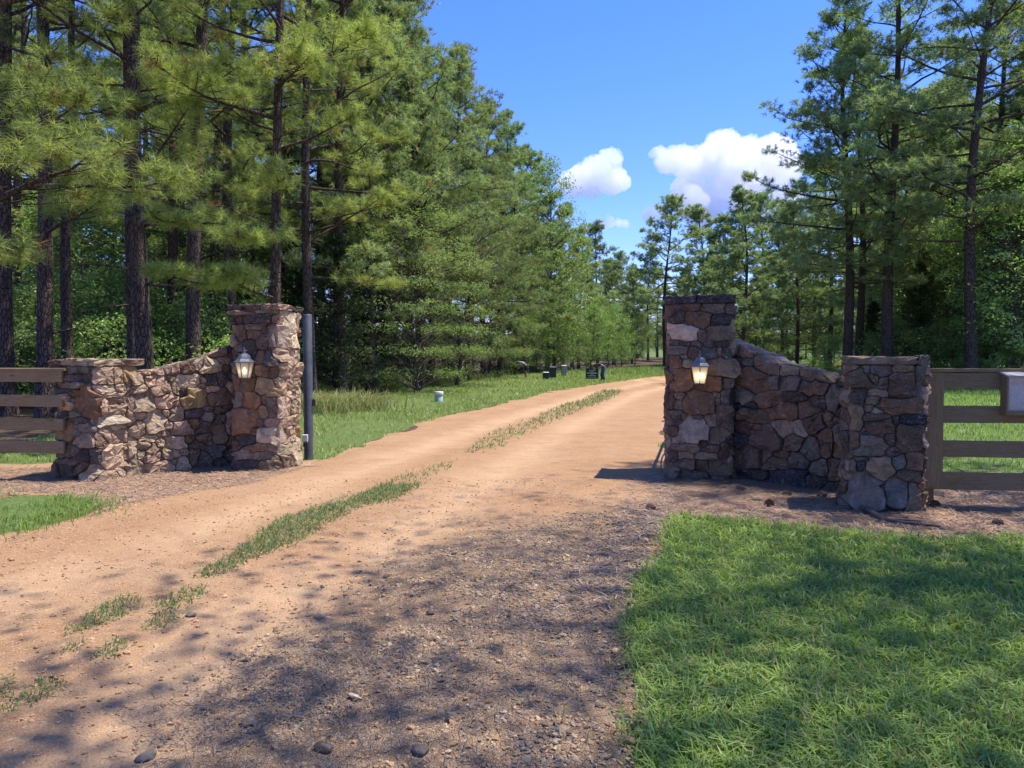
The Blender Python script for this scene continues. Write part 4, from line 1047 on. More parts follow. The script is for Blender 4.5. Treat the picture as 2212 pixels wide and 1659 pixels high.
def pine(seed, H, r0, cb, CR, nb, twigs, nn, L, wd, lean=0.0, dead=10, colA=PG_A, colB=PG_B, low=None, sides=12, twigwood=True, pad=.42, ptuft=9, limb_r=1.0):
    rng = np.random.default_rng(seed)
    tz = np.linspace(0, 1, 16)
    ph = rng.uniform(0, 6, 2)
    tx = H * .012 * np.sin(tz * 4 + ph[0]) * tz * 2 + lean * H * tz ** 1.5; ty = H * .012 * np.sin(tz * 5 + ph[1]) * tz * 2
    tp = np.column_stack([tx, ty, tz * H]); tp[0, 2] = -.3
    tr = r0 * ((1 - tz) ** .75 * .93 + .05); tr[0] *= 1.35; tr[1] *= 1.0
    trunk = Wood(); trunk.tube(tp, tr, sides)
    at = lambda z: np.array([np.interp(z, tz * H, tx), np.interp(z, tz * H, ty), z])
    br = Wood(); pos = []; dr = []
    def limb(p0, d0, ln, rr, tw, curl=.18, start=.3):
        pts = [p0]; d = d0.copy(); n = 7
        for k in range(n):
            d = unit(d + np.array([0, 0, curl / n * 2.2 * (k / n)]) + rng.normal(0, .09, 3)); pts.append(pts[-1] + d * ln / n)
        pts = np.array(pts); br.tube(pts, rr * (1 - np.linspace(0, .85, n + 1)), 5)
        if tw == 0: return
        npad = max(2, int(round(tw / 2.5)))
        for k in range(npad):
            s = 1.0 if k == 0 else start + (1 - start) * (k - .5 + rng.uniform(-.3, .3)) / (npad - 1)
            f = min(s, .999) * n; i = min(int(f), n - 1); p = pts[i] + (pts[i + 1] - pts[i]) * (f - i); dd = unit(pts[i + 1] - pts[i])
            side = unit(np.cross(dd, [0, 0, 1.])) * (1 if k % 2 else -1)
            off = 0 if k == 0 else (ln * .34 * (1.12 - s) + .18) * rng.uniform(.35, 1.25)
            c = p + unit(side + dd * rng.uniform(.3, 1.1)) * off + np.array([0, 0, rng.uniform(0, .22) * (off + .2)])
            if off: br.tube(np.array([p, (p + c) / 2 + [0, 0, -.03], c]), [.014, .010, .006], 4 if twigwood else 3)
            pr = pad * rng.uniform(.65, 1.3); m = int(ptuft * rng.uniform(.7, 1.3))
            q = rng.normal(size=(m, 3)); q = unit(q) * (rng.random((m, 1)) ** .4) * pr * np.array([1, 1, .48]) + np.array([0, 0, .08])
            dv = unit(q * 1.2 / pr + np.array([0, 0, .55]) + dd * .35 + rng.normal(0, .2, (m, 3)))
            if twigwood:
                for z_ in range(0, m, 2): br.tube(np.array([c, c + q[z_] * .6 + [0, 0, -.02], c + q[z_]]), [.007, .005, .003], 3)
            pos.extend(c + q); dr.extend(dv)
        pos.append(pts[-1]); dr.append(d)
    ga = 2.399
    for b in range(nb):
        s = ((b + rng.random()) / nb) ** .95
        z = H * (cb + (1 - cb) * s) - .1
        prof = (.72 + .28 * math.sin(min(s / .35, 1) * math.pi / 2)) * (1 - max(s - .35, 0) / .65 * .86) 
        ln = CR * prof * rng.uniform(.6, 1.15)
        el = R(2 + 50 * s ** 1.3 + rng.normal(0, 9)); az = b * ga + rng.normal(0, .35)
        d = np.array([math.cos(az) * math.cos(el), math.sin(az) * math.cos(el), math.sin(el)])
        limb(at(z), d, ln, (.018 + .011 * ln) * limb_r, max(4, int(twigs * (.5 + .5 * ln / CR))))
    for (z, az, el, ln, tw, st) in (low or ()):
        az = R(az); el = R(el); d = np.array([math.cos(az) * math.cos(el), math.sin(az) * math.cos(el), math.sin(el)])
        limb(at(z), d, ln, .02 + .012 * ln, tw, .10, st)
    for k in range(dead):
        z = H * cb * rng.uniform(.25, 1.15); az = rng.uniform(0, 6.28); ln = rng.uniform(.4, 2.2); el = rng.uniform(-.3, .25)
        d = np.array([math.cos(az) * math.cos(el), math.sin(az) * math.cos(el), math.sin(el)]); p = at(z)
        br.tube(np.array([p, p + d * ln * .5 + [0, 0, .04], p + d * ln + rng.normal(0, .12, 3)]), [.022, .014, .005], 4)
    pos = np.array(pos); dr = np.array(dr)
    V, Fq, C = needles(pos, dr, nn, L, wd, rng, colA, colB)
    trunk.join(br); return trunk.mesh('trunk', M_BARK), mesh('crown', V, [Fq], C, False, [M_PINE])
LG_A, LG_B = (.12, .21, .062), (.36, .46, .14)
def broad(seed, H, Wd, nclump, per, leaf, tr, base=.15, tier=0, colA=LG_A, colB=LG_B, asp=.62, stems=1, clump=.5, topfac=.55, mat=None):
    """broadleaf tree or shrub: clumps of leaves round branch ends"""
    rng = np.random.default_rng(seed)
    wood = Wood(); br = Wood()
    roots = [np.array([rng.normal(0, .12) * (stems > 1) * Wd * .6, rng.normal(0, .12) * (stems > 1) * Wd * .6, -.15]) for _ in range(stems)]
    tops = []
    for r0 in roots:
        t = r0 + np.array([rng.normal(0, .06) * H, rng.normal(0, .06) * H, H * rng.uniform(.8, .97)])
        pts = r0 + (t - r0) * np.linspace(0, 1, 8)[:, None] + rng.normal(0, .012 * H, (8, 3)) * np.array([1, 1, 0]); pts[0] = r0
        wood.tube(pts, tr * (1 - np.linspace(0, .88, 8)), 7); tops.append(pts)
    P_, N_, T_ = [], [], []
    for k in range(nclump):
        h = base + (1 - base) * (k + rng.random()) / nclump
        if tier: h = base + (1 - base) * (round((h - base) / (1 - base) * tier) + rng.normal(0, .10)) / tier
        h = min(max(h, .04), 1.0)
        s = (h - base) / (1 - base)
        rad = Wd * (math.sin(max(min(s * .86 + .14, 1), 0) * math.pi) ** topfac) * (rng.random() ** .42)
        az = rng.uniform(0, 6.28)
        pts = tops[rng.integers(stems)]
        c = np.array([math.cos(az) * rad, math.sin(az) * rad, h * H]) + np.interp(h * H, pts[:, 2], pts[:, 0]) * np.array([1, 0, 0]) + np.interp(h * H, pts[:, 2], pts[:, 1]) * np.array([0, 1, 0])
        z0 = max(h * H - rad * .5 - .1, .05)
        st = np.array([np.interp(z0, pts[:, 2], pts[:, 0]), np.interp(z0, pts[:, 2], pts[:, 1]), z0])
        br.tube(np.array([st, (st + c) / 2 + [0, 0, .05 * rad], c]), [tr * .22, tr * .13, tr * .05], 3)
        out = unit(np.array([math.cos(az), math.sin(az), 0]))
        cs = clump * rng.uniform(.6, 1.35)
        q = rng.normal(size=(per, 3)); q = unit(q) * (rng.random((per, 1)) ** .45) * cs * np.array([1.0, 1.0, .30 if tier else .55])
        if tier: q = q + out * (rng.random((per, 1)) - .35) * cs * 1.0 + np.array([0, 0, -1]) * (np.abs(q @ out)[:, None] * .15)
        P_.append(c + q); N_.append(np.array([0, 0, 1.0]) + rng.normal(0, .55, (per, 3)) + out * .25); T_.append(np.full(per, rng.random()))
    V, Fq, C = leaves(np.concatenate(P_), np.concatenate(N_), leaf, asp, rng, colA, colB, np.concatenate(T_))
    wood.join(br); return wood.mesh('trunk', M_TWIG), mesh('crown', V, [Fq], C, False, [mat or M_LEAF])
def cedar(seed, H, Wd, n=5200):
    rng = np.random.default_rng(seed)
    wood = Wood(); wood.tube(np.column_stack([np.zeros(6), np.zeros(6), np.linspace(-.2, H * .97, 6)]), np.linspace(.14, .02, 6), 7)
    br = Wood(); pos = []; dr = []
    for k in range(170):
        s = (k + rng.random()) / 170; z = .3 + (H - .4) * s; ln = Wd * (1 - s) ** .75 * rng.uniform(.7, 1.15) + .12
        az = k * 2.399 + rng.normal(0, .3); el = R(rng.uniform(5, 40)); d = np.array([math.cos(az) * math.cos(el), math.sin(az) * math.cos(el), math.sin(el)])
        p0 = np.array([0, 0, z]); br.tube(np.array([p0, p0 + d * ln]), [.02, .004], 3)
        m = int(n / 170)
        f = rng.random(m) ** .6; pos.append(p0 + d * ln * f[:, None] + rng.normal(0, .11, (m, 3)) * (.4 + ln * .35)); dr.append(np.repeat(d[None], m, 0) + rng.normal(0, .5, (m, 3)) + [0, 0, .3])
    V, Fq, C = needles(np.concatenate(pos), np.concatenate(dr), 5, .13, .03, rng, (.030, .055, .024), (.075, .11, .042), (5, 60))
    wood.join(br); return wood.mesh('trunk', M_BARK), mesh('crown', V, [Fq], C, False, [M_CEDAR])
def plant(name, proto, loc, rz, scale, label, cat, group):
    root = empty(name, tuple(loc), label, cat, group, rot=(0, 0, rz))
    root.scale = (scale,) * 3 if np.isscalar(scale) else scale
    for nm, me in zip(('trunk', 'crown'), proto):
        if me is not None: link(nm, me, root)
    return root
rngv = np.random.default_rng(2024)
def spot(px, d):
    x = (px - CX) / F * d
    return np.array([x, d, float(terrain(x, d)) - .02])

# near, middle and far kinds
BG_A, BG_B = (.135, .195, .105), (.35, .425, .205)
NEAR = [pine(101, 21, .24, .28, 3.8, 46, 12, 26, .22, .013), pine(102, 19, .21, .22, 3.5, 48, 12, 26, .22, .013), pine(103, 22, .22, .36, 3.5, 42, 12, 26, .22, .013)]
MK = dict(twigwood=False, sides=9, colA=BG_A, colB=BG_B, pad=.68, ptuft=13)
MID = [pine(111, 22, .27, .25, 5.0, 58, 15, 18, .27, .030, **MK), pine(112, 20, .24, .13, 4.6, 62, 14, 18, .27, .030, **MK), pine(113, 21, .25, .30, 5.0, 56, 16, 18, .27, .030, **MK), pine(114, 19, .22, .06, 4.3, 54, 14, 18, .27, .030, **MK)]
FK = dict(twigwood=False, sides=7, dead=3, colA=BG_A, colB=BG_B, pad=.75, ptuft=11)
FAR = [pine(121, 20, .24, .18, 5.4, 46, 15, 14, .36, .065, **FK), pine(122, 18, .22, .06, 5.0, 50, 15, 14, .36, .065, **FK), pine(123, 21, .26, .32, 6.4, 42, 17, 14, .36, .065, **FK)]
SHADE = [pine(141, 21, .19, .42, 3.4, 34, 13, 14, .23, .02, twigwood=False, pad=.6, ptuft=10, dead=0), pine(142, 20, .18, .40, 3.4, 34, 13, 14, .23, .02, twigwood=False, pad=.6, ptuft=10, dead=0)]
for pr in NEAR + MID + FAR: print('PINE', len(pr[1].polygons), len(pr[0].polygons))

ADJ = {}
for pr, a_ in zip(NEAR + MID + FAR, ('long limbed', 'low limbed', 'high crowned', 'broad crowned', 'low branched', 'bare stemmed', 'densely clothed', 'rounded', 'bushy', 'wide topped')): ADJ[pr[1].name] = a_
def where(px):
    for lim, t in ((125, 'behind the plain plank fence'), (300, 'behind the short sunlit pillar'), (515, 'behind the sunlit wing wall'), (655, 'behind the sunlit tall pillar'), (760, 'just beyond the steel post'), (900, 'past the dark cedars'), (1010, 'behind the layered trees'), (1130, 'behind the stooping person'), (1240, 'behind the utility pedestals'), (1330, 'behind the yard sign'), (1445, 'at the far bend of the road'), (1580, 'behind the lantern pillar'), (1700, 'behind the shaded wall, high end'), (1825, 'behind the shaded wall, low end'), (1992, 'behind the short shaded pillar'), (2090, 'behind the fence post by the notice box')):
        if px < lim: return t
    return 'behind the notice box'
def deep(d):
    for lim, t in ((24, 'nearest the stonework'), (31, 'a little into the trees'), (40, 'well into the trees'), (52, 'deep among the trees'), (70, 'far back'), (100, 'very far back')):
        if d < lim: return t
    return 'in the last rank'
# ---- the left wood: pines one by one (pixel column of the trunk, distance)
def P_pine(px, d, proto, rz, s, label, group='pines of the wood beside the verge'):
    return plant('pine_tree', proto, spot(px, d), rz, s, label, 'pine tree', group)
HC = dict(colA=(.19, .245, .085), colB=(.47, .52, .17))
heroA = pine(131, 21, .215, .36, 3.6, 36, 12, 44, .24, .010, low=[(5.4, -55, 8, 3.4, 22, .35), (7.4, -20, 12, 4.0, 24, .35), (3.3, -15, -4, 2.2, 0, .9), (4.7, 5, 6, 2.6, 0, .9), (6.4, 175, 5, 3.0, 18, .4)], **HC)
heroB = pine(132, 21, .205, .34, 3.5, 36, 12, 44, .24, .010, low=[(4.6, -60, 4, 3.0, 18, .35), (6.6, -100, 6, 3.6, 20, .35)], **HC)
heroC = pine(133, 19, .135, .42, 3.0, 34, 12, 44, .24, .010, low=[(3.2, -150, 0, 2.5, 26, .22), (2.9, -110, 4, 1.7, 18, .25), (4.5, -160, 2, 2.6, 28, .22), (4.2, -95, 4, 1.9, 20, .25), (5.0, -60, 4, 1.6, 14, .3), (6.9, -140, 6, 2.9, 28, .25), (7.3, -70, 8, 2.6, 24, .25), (7.9, -15, 10, 2.6, 20, .3), (6.2, -30, 5, 2.0, 12, .3)], **HC)
heroD = pine(134, 20, .2, .45, 3.3, 36, 12, 44, .24, .010, low=[(3.9, -20, 6, 4.7, 36, .22), (4.3, -2, 4, 4.2, 32, .22), (4.9, -38, 2, 3.6, 28, .25), (3.3, -35, -2, 3.2, 22, .3), (5.9, -12, 3, 2.6, 16, .3), (7.4, -6, 5, 5.0, 34, .22), (8.2, -30, 6, 4.6, 30, .25), (7.9, 12, 6, 5.2, 30, .3)], **HC)
heroE = pine(135, 20, .18, .24, 3.4, 42, 12, 40, .24, .010, low=[(4.0, -40, 2, 3.0, 18, .3), (5.4, -75, 8, 3.2, 20, .3), (6.2, 10, 6, 3.0, 18, .3)], **HC)
P_pine(317, 18.6, heroA, 0, 1, 'thick straight pine trunk rising just behind the sunlit wing wall')
P_pine(292, 19.6, NEAR[2], 1.2, .93, 'pine pressed close behind the thick trunk at the sunlit wing wall')
P_pine(95, 18.8, heroB, .3, 1.0, 'thick pine standing behind the plain plank fence')
P_pine(150, 20.5, NEAR[2], 2.0, .72, 'slender pine beside the thick one behind the plain plank fence')
P_pine(12, 19.5, NEAR[0], 2.4, 1.0, 'pine far along the plain plank fence, its base behind the boards')
P_pine(-105, 13.2, heroD, 0, 1.0, 'low limbed pine whose boughs hang over the plain plank fence')
P_pine(-60, 24, NEAR[1], 4.0, 1.0, 'pine deep behind the plain plank fence')
P_pine(597, 17.4, heroC, 0, 1.0, 'pine with bright low boughs behind the sunlit tall pillar')
P_pine(672, 26, heroE, .8, 1.05, 'straight pine beyond the steel post')
P_pine(737, 28.5, heroA, 4.4, 1.0, 'pine at the wood edge beyond the steel post, its low limbs over the verge')
P_pine(420, 23, NEAR[0], 1.0, 1.0, 'pine well behind the middle of the sunlit wing wall')
rows = [(375, 27, 0), (400, 33, 1), (470, 30, 2), (505, 26.5, 1), (540, 35, 0), (45, 27, 2), (330, 38, 2), (90, 36, 0), (20, 42, 1), (630, 36, 0), (560, 45, 1), (450, 44, 2), (-90, 34, 2), (700, 40, 1), (300, 48, 0), (120, 50, 1), (380, 58, 1), (520, 58, 0), (640, 54, 2), (0, 58, 0)]
for k, (px, d, v) in enumerate(rows):
    P_pine(px, d, (NEAR if d < 31 else MID)[v], k * 1.7, .88 + .06 * (k % 5), f'{ADJ[(NEAR if d < 31 else MID)[v][1].name]} pine {where(px)}, {deep(d)}')
edge = [(800, 31, 1), (850, 35, 3), (905, 36, 0), (770, 38, 2), (930, 40, 3), (880, 44, 1), (975, 44, 0), (1010, 47, 3), (830, 48, 0), (1045, 52, 1), (960, 54, 2), (1082, 57, 3), (1118, 62, 0), (1020, 62, 1), (1150, 68, 3), (1085, 70, 2), (1185, 75, 1), (1130, 78, 0), (1215, 82, 3), (1250, 90, 1), (1180, 90, 2), (900, 60, 0), (780, 56, 1), (1290, 98, 3), (1235, 102, 0)]
for k, (px, d, v) in enumerate(edge):
    hs = (.93 + .05 * (k % 4)) * (1.02 if d < 50 else .95 if d < 70 else .84)
    tall = (22, 20, 21, 19)[v] if d < 62 else (20, 18, 21)[v % 3]
    room = 1.55 + (770 - np.interp(px, [700, 850, 890, 960, 1060, 1150, 1240, 1330], [-220, -40, 0, 85, 180, 305, 430, 540])) / F * d
    hs = min(hs, room / tall * (.96 + .04 * (k % 3)))
    P_pine(px, d, (MID if d < 62 else FAR)[v % (4 if d < 62 else 3)], k * 2.3 + 1, hs, f'{ADJ[(MID if d < 62 else FAR)[v % (4 if d < 62 else 3)][1].name]} pine {where(px)}, {deep(d)}', 'pines edging the verge')
far = [(1325, 108), (1365, 112), (1345, 125), (1400, 122), (1310, 130), (1270, 125), (1480, 128), (1520, 118), (1545, 135), (1585, 126), (1620, 138), (1420, 140), (1370, 145), (1660, 128), (1700, 140), (1740, 126), (1780, 138), (1560, 150), (1640, 152), (1480, 150), (1830, 140), (1880, 130), (1930, 142), (1990, 132), (2050, 140), (2110, 130), (2170, 142), (2230, 132), (2290, 140)]
for k, (px, d) in enumerate(far):
    plant('pine_tree', FAR[k % 3], spot(px, d), k * 1.9, .72 + .05 * (k % 5), f'distant {ADJ[FAR[k % 3][1].name]} pine {where(px)}, {deep(d)}', 'pine tree', 'distant pines beyond the field')
# ---- right of the road
GR = 'pines on the lawn behind the notice box fence'
rt = [(1437, 96, FAR[2], 1.0, 'wide crowned lone pine beside the far bend of the road'), (1605, 78, FAR[0], .92, 'full crowned pine behind the wing wall in shade'), (1720, 66, MID[3], .82, 'pine with drooping lit boughs behind the wing wall in shade'), (1828, 42, MID[0], 1.0, 'first of the paired pines behind the wing wall in shade'),
      (1852, 43.5, MID[2], .94, 'second of the paired pines behind the wing wall in shade'), (1916, 40, MID[0], 1.08, 'thick pine right behind the short pillar by the notice box fence'), (2100, 36, MID[2], 1.12, 'thickest pine behind the notice box fence'), (2138, 42, MID[1], 1.1, 'slim straight pine beside the thickest one behind the notice box fence')]
for k, (px, d, pr, s, lb) in enumerate(rt):
    plant('pine_tree', pr, spot(px, d), k * 1.3 + .4, (s * 1.08, s * 1.08, s), lb, 'pine tree', GR)
more = [(1960, 50, 1), (2010, 54, 0), (2060, 48, 3), (1975, 62, 2), (2190, 50, 0), (2240, 40, 1), (2300, 46, 2), (1880, 60, 1), (1790, 70, 2), (1760, 84, 0), (1690, 90, 1), (1650, 100, 2), (1840, 78, 3), (1930, 80, 0), (2020, 74, 1), (2120, 66, 2), (2200, 72, 3), (2360, 40, 0), (1555, 92, 1), (1515, 104, 0), (2080, 90, 1), (2270, 85, 0), (1990, 95, 2)]
for k, (px, d, v) in enumerate(more):
    plant('pine_tree', (MID if d < 62 else FAR)[v % (4 if d < 62 else 3)], spot(px, d), k * 2.1, ((.88 + .06 * (k % 4)) * 1.18,) * 2 + (.88 + .06 * (k % 4),), f'{ADJ[(MID if d < 62 else FAR)[v % (4 if d < 62 else 3)][1].name]} pine {where(px)}, {deep(d)}', 'pine tree', 'pines of the stand beyond the fenced lawn')
# ---- pines out of view to the right that shade the foreground
SH = [(9.8, 10.4, 1.0, 1, 3.0), (11.2, 5.0, .95, 0, 1.0)]
for k, (x, y, s, v, rz) in enumerate(SH):
    plant('pine_tree', SHADE[v % 2], (x, y, float(terrain(x, y))), rz, s, ('tall pine standing on the fenced lawn close behind the planks', 'tall pine standing alone on the near lawn')[k], 'pine tree', 'pines on the near lawn')
OAK = [broad(241, 19, 5.6, 130, 50, .13, .20, .45, clump=1.8, topfac=.6), broad(242, 18, 5.2, 115, 72, .13, .19, .47, clump=1.8, topfac=.6)]
for k, (x, y, v, rz, lb) in enumerate([(8.4, 5.0, 0, .4, 'broad leafy tree on the near lawn whose shade falls across the gravel'), (3.9, .4, 1, 2.2, 'leafy tree at the gravel side whose shade falls over the track'), (6.6, -4.6, 0, 4.0, 'leafy tree standing back along the gravel side')]):
    plant('broadleaf_tree', OAK[v], (x, y, float(terrain(x, y))), rz, 1.0, lb, 'tree', 'leafy trees on the near lawn')

# ---- understory
SHRUB = [broad(201, 2.6, 1.5, 70, 34, .11, .035, .08, stems=4, clump=.42), broad(202, 1.7, 1.25, 60, 34, .10, .025, .05, stems=5, clump=.36), broad(203, 3.6, 1.6, 90, 34, .12, .05, .12, stems=3, clump=.5), broad(204, 1.1, 1.0, 46, 30, .085, .018, .05, stems=6, clump=.3)]
SAPL = [broad(211, 7.5, 2.4, 150, 32, .14, .075, .14, clump=.62, colB=(.22, .30, .07)), broad(212, 9.5, 2.8, 180, 32, .15, .10, .18, clump=.72), broad(213, 13, 3.4, 230, 32, .17, .14, .16, clump=.85)]
TIER = [broad(221, 8.5, 3.4, 200, 60, .115, .10, .10, tier=8, asp=.32, clump=.75, colA=(.13, .19, .065), colB=(.34, .40, .15), topfac=.5), broad(222, 12, 3.6, 240, 60, .12, .12, .08, tier=10, asp=.32, clump=.85, colA=(.12, .18, .065), colB=(.31, .37, .15), topfac=.5)]
CED = cedar(231, 6.2, 2.0)
def bush(px, d, k, s, lb, grp, name='shrub', cat='shrub', protos=SHRUB):
    return plant(name, protos[k], spot(px, d), rngv.uniform(0, 6.28), s, lb, cat, grp)
for px, d, k, s in [(30, 23, 2, 1.0), (75, 25, 0, 1.1), (130, 22, 0, 1.0), (185, 24, 2, 1.1), (235, 21.5, 0, 1.0), (262, 25, 2, 1.2), (215, 28, 2, 1.3), (150, 29, 2, 1.2), (60, 30, 2, 1.3), (350, 24, 1, 1.2), (390, 26, 0, 1.2), (440, 25, 2, 1.0), (480, 29, 0, 1.3), (520, 23, 1, 1.2), (560, 27, 2, 1.0), (330, 30, 2, 1.3), (-40, 22, 2, 1.1), (-90, 27, 2, 1.2), (0, 27, 0, 1.2), (410, 32, 2, 1.3), (610, 31, 2, 1.1), (290, 35, 2, 1.5), (100, 36, 2, 1.5), (500, 36, 2, 1.5)]:
    bush(px, d, k, s, f'{("upright", "spreading", "tall", "low")[k]} leafy shrub {where(px)}, {deep(d)}', 'shrubs of the wood floor')
for px, d, k, s in [(205, 26, 0, 1.0), (250, 31, 1, .95), (30, 31, 0, 1.0), (120, 33, 1, .95), (430, 30, 0, .95), (350, 36, 1, 1.0), (530, 33, 0, 1.05), (-60, 30, 1, 1.0), (590, 40, 1, 1.0), (170, 46, 2, .9), (320, 46, 2, .85), (460, 50, 2, .9), (60, 48, 2, .9), (610, 50, 2, .9)]:
    bush(px, d, k, s, f'{("young", "half grown", "tall")[k]} broadleaf tree {where(px)}, {deep(d)}', 'young broadleaf trees in the wood', 'young_tree', 'tree', SAPL)
for k, (px, d, s, lb) in enumerate([(725, 28.5, 1.0, 'dark dense cedar at the wood edge beyond the steel post'), (800, 32, .92, 'second dark cedar along the wood edge, before the layered trees'), (655, 30.5, .9, 'dark cedar showing right behind the steel post')]):
    plant('cedar_tree', CED, spot(px, d), k * 2., s, lb, 'cedar', 'cedars at the wood edge')
for k, (px, d, v, s, lb) in enumerate([(905, 31.5, 0, .95, 'layered feathery tree at the verge edge, lowest boughs sunlit'), (985, 38, 1, .85, 'tall layered feathery tree, first past the low layered one on the verge edge'), (1052, 57, 0, 1.1, 'layered feathery tree shading the stooping person'), (880, 42, 1, 1.1, 'tallest layered feathery tree behind the low one'), (1130, 62, 1, .85, 'layered feathery tree behind the three utility pedestals')]):
    plant('layered_tree', TIER[v], spot(px, d), k * 1.4, s, lb, 'tree', 'layered trees at the verge edge')
for px, d, k, s in [(1120, 60, 0, .75), (1160, 64, 1, .6), (1200, 66, 0, .85), (1240, 72, 0, .8), (1275, 76, 1, .7), (1310, 82, 0, .9), (1340, 88, 0, .85), (1370, 98, 1, .75), (1215, 84, 1, .9), (1290, 90, 1, .9), (1330, 104, 1, .9)]:
    bush(px, d, k, s, f'{("small", "mid sized", "tall")[k]} bright broadleaf tree {where(px)}, {deep(d)}', 'broadleaf trees behind the sign', 'broadleaf_tree', 'tree', SAPL)
plant('broadleaf_tree', SAPL[2], spot(1195, 66), 1.0, (.95, .95, 1.42), 'tall narrow broadleaf tree standing above the pine row near the clouds', 'tree', None)
for px, d, k, s in [(2030, 44, 1, 1.0), (2180, 38, 2, 1.0), (2215, 36, 1, 1.1), (2120, 46, 1, 1.1), (1950, 52, 0, 1.1), (2000, 58, 1, 1.0), (2080, 55, 2, .9), (2260, 42, 2, 1.0), (1900, 66, 1, .9), (1840, 72, 1, .9), (1780, 80, 1, 1.0), (1700, 84, 1, .9), (1640, 90, 1, .9), (2150, 60, 2, 1.0), (1560, 100, 1, .9), (1500, 110, 1, .9), (1450, 118, 1, .9), (1990, 80, 2, .9), (1880, 95, 2, .9), (1760, 105, 2, .9)]:
    bush(px, d, k, s, f'{("small", "mid sized", "tall")[k]} broadleaf tree {where(px)}, {deep(d)}', 'broadleaf trees beyond the fenced lawn', 'broadleaf_tree', 'tree', SAPL)
for px, d, k, s in [(1930, 42, 2, 1.0), (1975, 44, 0, 1.1), (2015, 41, 0, 1.2), (2060, 40, 2, 1.0), (2110, 40, 0, 1.1), (2150, 38, 0, 1.1), (2190, 36, 1, 1.3), (2240, 38, 2, 1.0), (1890, 46, 0, 1.0), (1795, 58, 0, 1.2), (1760, 52, 3, 1.3), (2085, 37, 3, 1.3)]:
    bush(px, d, k, s, f'{("upright", "spreading", "tall", "low")[k]} thicket shrub {where(px)}, {deep(d)}', 'shrubs across the fenced lawn')
plant('cedar_tree', CED, spot(1985, 43), 1., 1.1, 'dark broad cedar standing across the fenced lawn', 'cedar', None)
plant('cedar_tree', CED, spot(1885, 47), 3., .8, 'dark slim cedar behind the pines at the wing wall in shade', 'cedar', None)
for k in range(34):
    px = 1180 + k * 34; d = 158 + 7 * (k % 3)
    plant('broadleaf_tree', SAPL[1 + k % 2], spot(px, d), k * .9, (1.25, 1.25, .95), f'{("mid sized", "tall")[k % 2]} broadleaf tree {where(px)} closing the view', 'tree', 'last rank of broadleaf trees')
# young growth at the foot of the wood along the verge
for k in range(26):
    d = 24 + k * 1.75; x = float(TREELINE(d)) - rngv.uniform(.6, 2.4)
    if 50 < d < 58: continue
    plant('shrub', SHRUB[(1, 3, 3, 0)[k % 4]], (x, d, float(terrain(x, d))), k * 1.1, rngv.uniform(.6, 1.05), f'{("scrubby", "low", "knee high", "leafy")[k % 4]} edge shrub {where(CX + F * x / d)}, {deep(d)}', 'shrub', 'scrub along the wood edge')
# ------------------------------------------------------------------ grass, gravel and litter (nobody could count them)
def blades(xy, h, wd, rng, colA, colB, lean=.55, seg=2, tint=None, dry=.06, zoff=0.0):
    N = len(xy)
    z = ground_at(xy[:, 0], xy[:, 1]) - .006 + zoff
    az = rng.uniform(0, 2 * math.pi, N)
    d = np.column_stack([np.cos(az), np.sin(az), np.zeros(N)]); s = np.column_stack([-np.sin(az), np.cos(az), np.zeros(N)])
    tw = rng.uniform(-.9, .9, N)[:, None]; s = s * np.cos(tw) + d * np.sin(tw)
    h = np.broadcast_to(h, N)[:, None] * rng.uniform(.55, 1.25, (N, 1)); wd = np.broadcast_to(wd, N)[:, None] * rng.uniform(.7, 1.3, (N, 1))
    ln = (lean * rng.uniform(.25, 1.5, (N, 1)))
    b = np.column_stack([xy, z]); up = np.array([0, 0, 1.])
    mid = b + up * h * .58 + d * h * ln * .35
    tip = b + up * h * (1.05 - .42 * np.minimum(ln, 1.4)) + d * h * ln * 1.05
    if seg == 2:
        V = np.stack([b - s * wd * .5, b + s * wd * .5, mid + s * wd * .42, mid - s * wd * .42, tip], 1).reshape(-1, 3); k = 5
        i = np.arange(N)[:, None] * 5; Fs = [i + np.array([[0, 1, 2, 3]]), i + np.array([[3, 2, 4]])]
    else:
        V = np.stack([b - s * wd * .5, b + s * wd * .5, tip], 1).reshape(-1, 3); k = 3; Fs = [np.arange(N * 3).reshape(-1, 3)]
    t = (rng.random((N, 1)) * .6 + .4 * (fbm(xy[:, 0], xy[:, 1], .9, 33, 3)[:, None] if tint is None else tint[:, None]))
    c = np.array(colA) * (1 - t) + np.array(colB) * t
    dr_ = rng.random((N, 1)) < dry
    c = np.where(dr_, np.array([.34, .27, .13]) * rng.uniform(.7, 1.1, (N, 1)), c)
    return V, Fs, np.repeat(c, k, 0)
def scatter(n, x0, x1, y0, y1, rng, keep):
    x = rng.uniform(x0, x1, n); y = rng.uniform(y0, y1, n); m = keep(x, y)
    return np.column_stack([x[m], y[m]])
def stuff(name, parts, mat, label, cat):
    V = []; Fs = []; C = []; n = 0
    for v, f, c in parts:
        V.append(v); C.append(c); Fs += [q + n for q in f]; n += len(v)
    by = {}
    for f in Fs: by.setdefault(f.shape[1], []).append(f)
    o = link(name, mesh(name, np.concatenate(V), [np.concatenate(f) for f in by.values()], np.concatenate(C), False, [mat]))
    return tag(o, label, cat, None, 'stuff')
rg = np.random.default_rng(99)
GA, GB = (.165, .245, .05), (.40, .49, .12)
def mk(i): return lambda x, y: lawn_mask(x, y)[i]
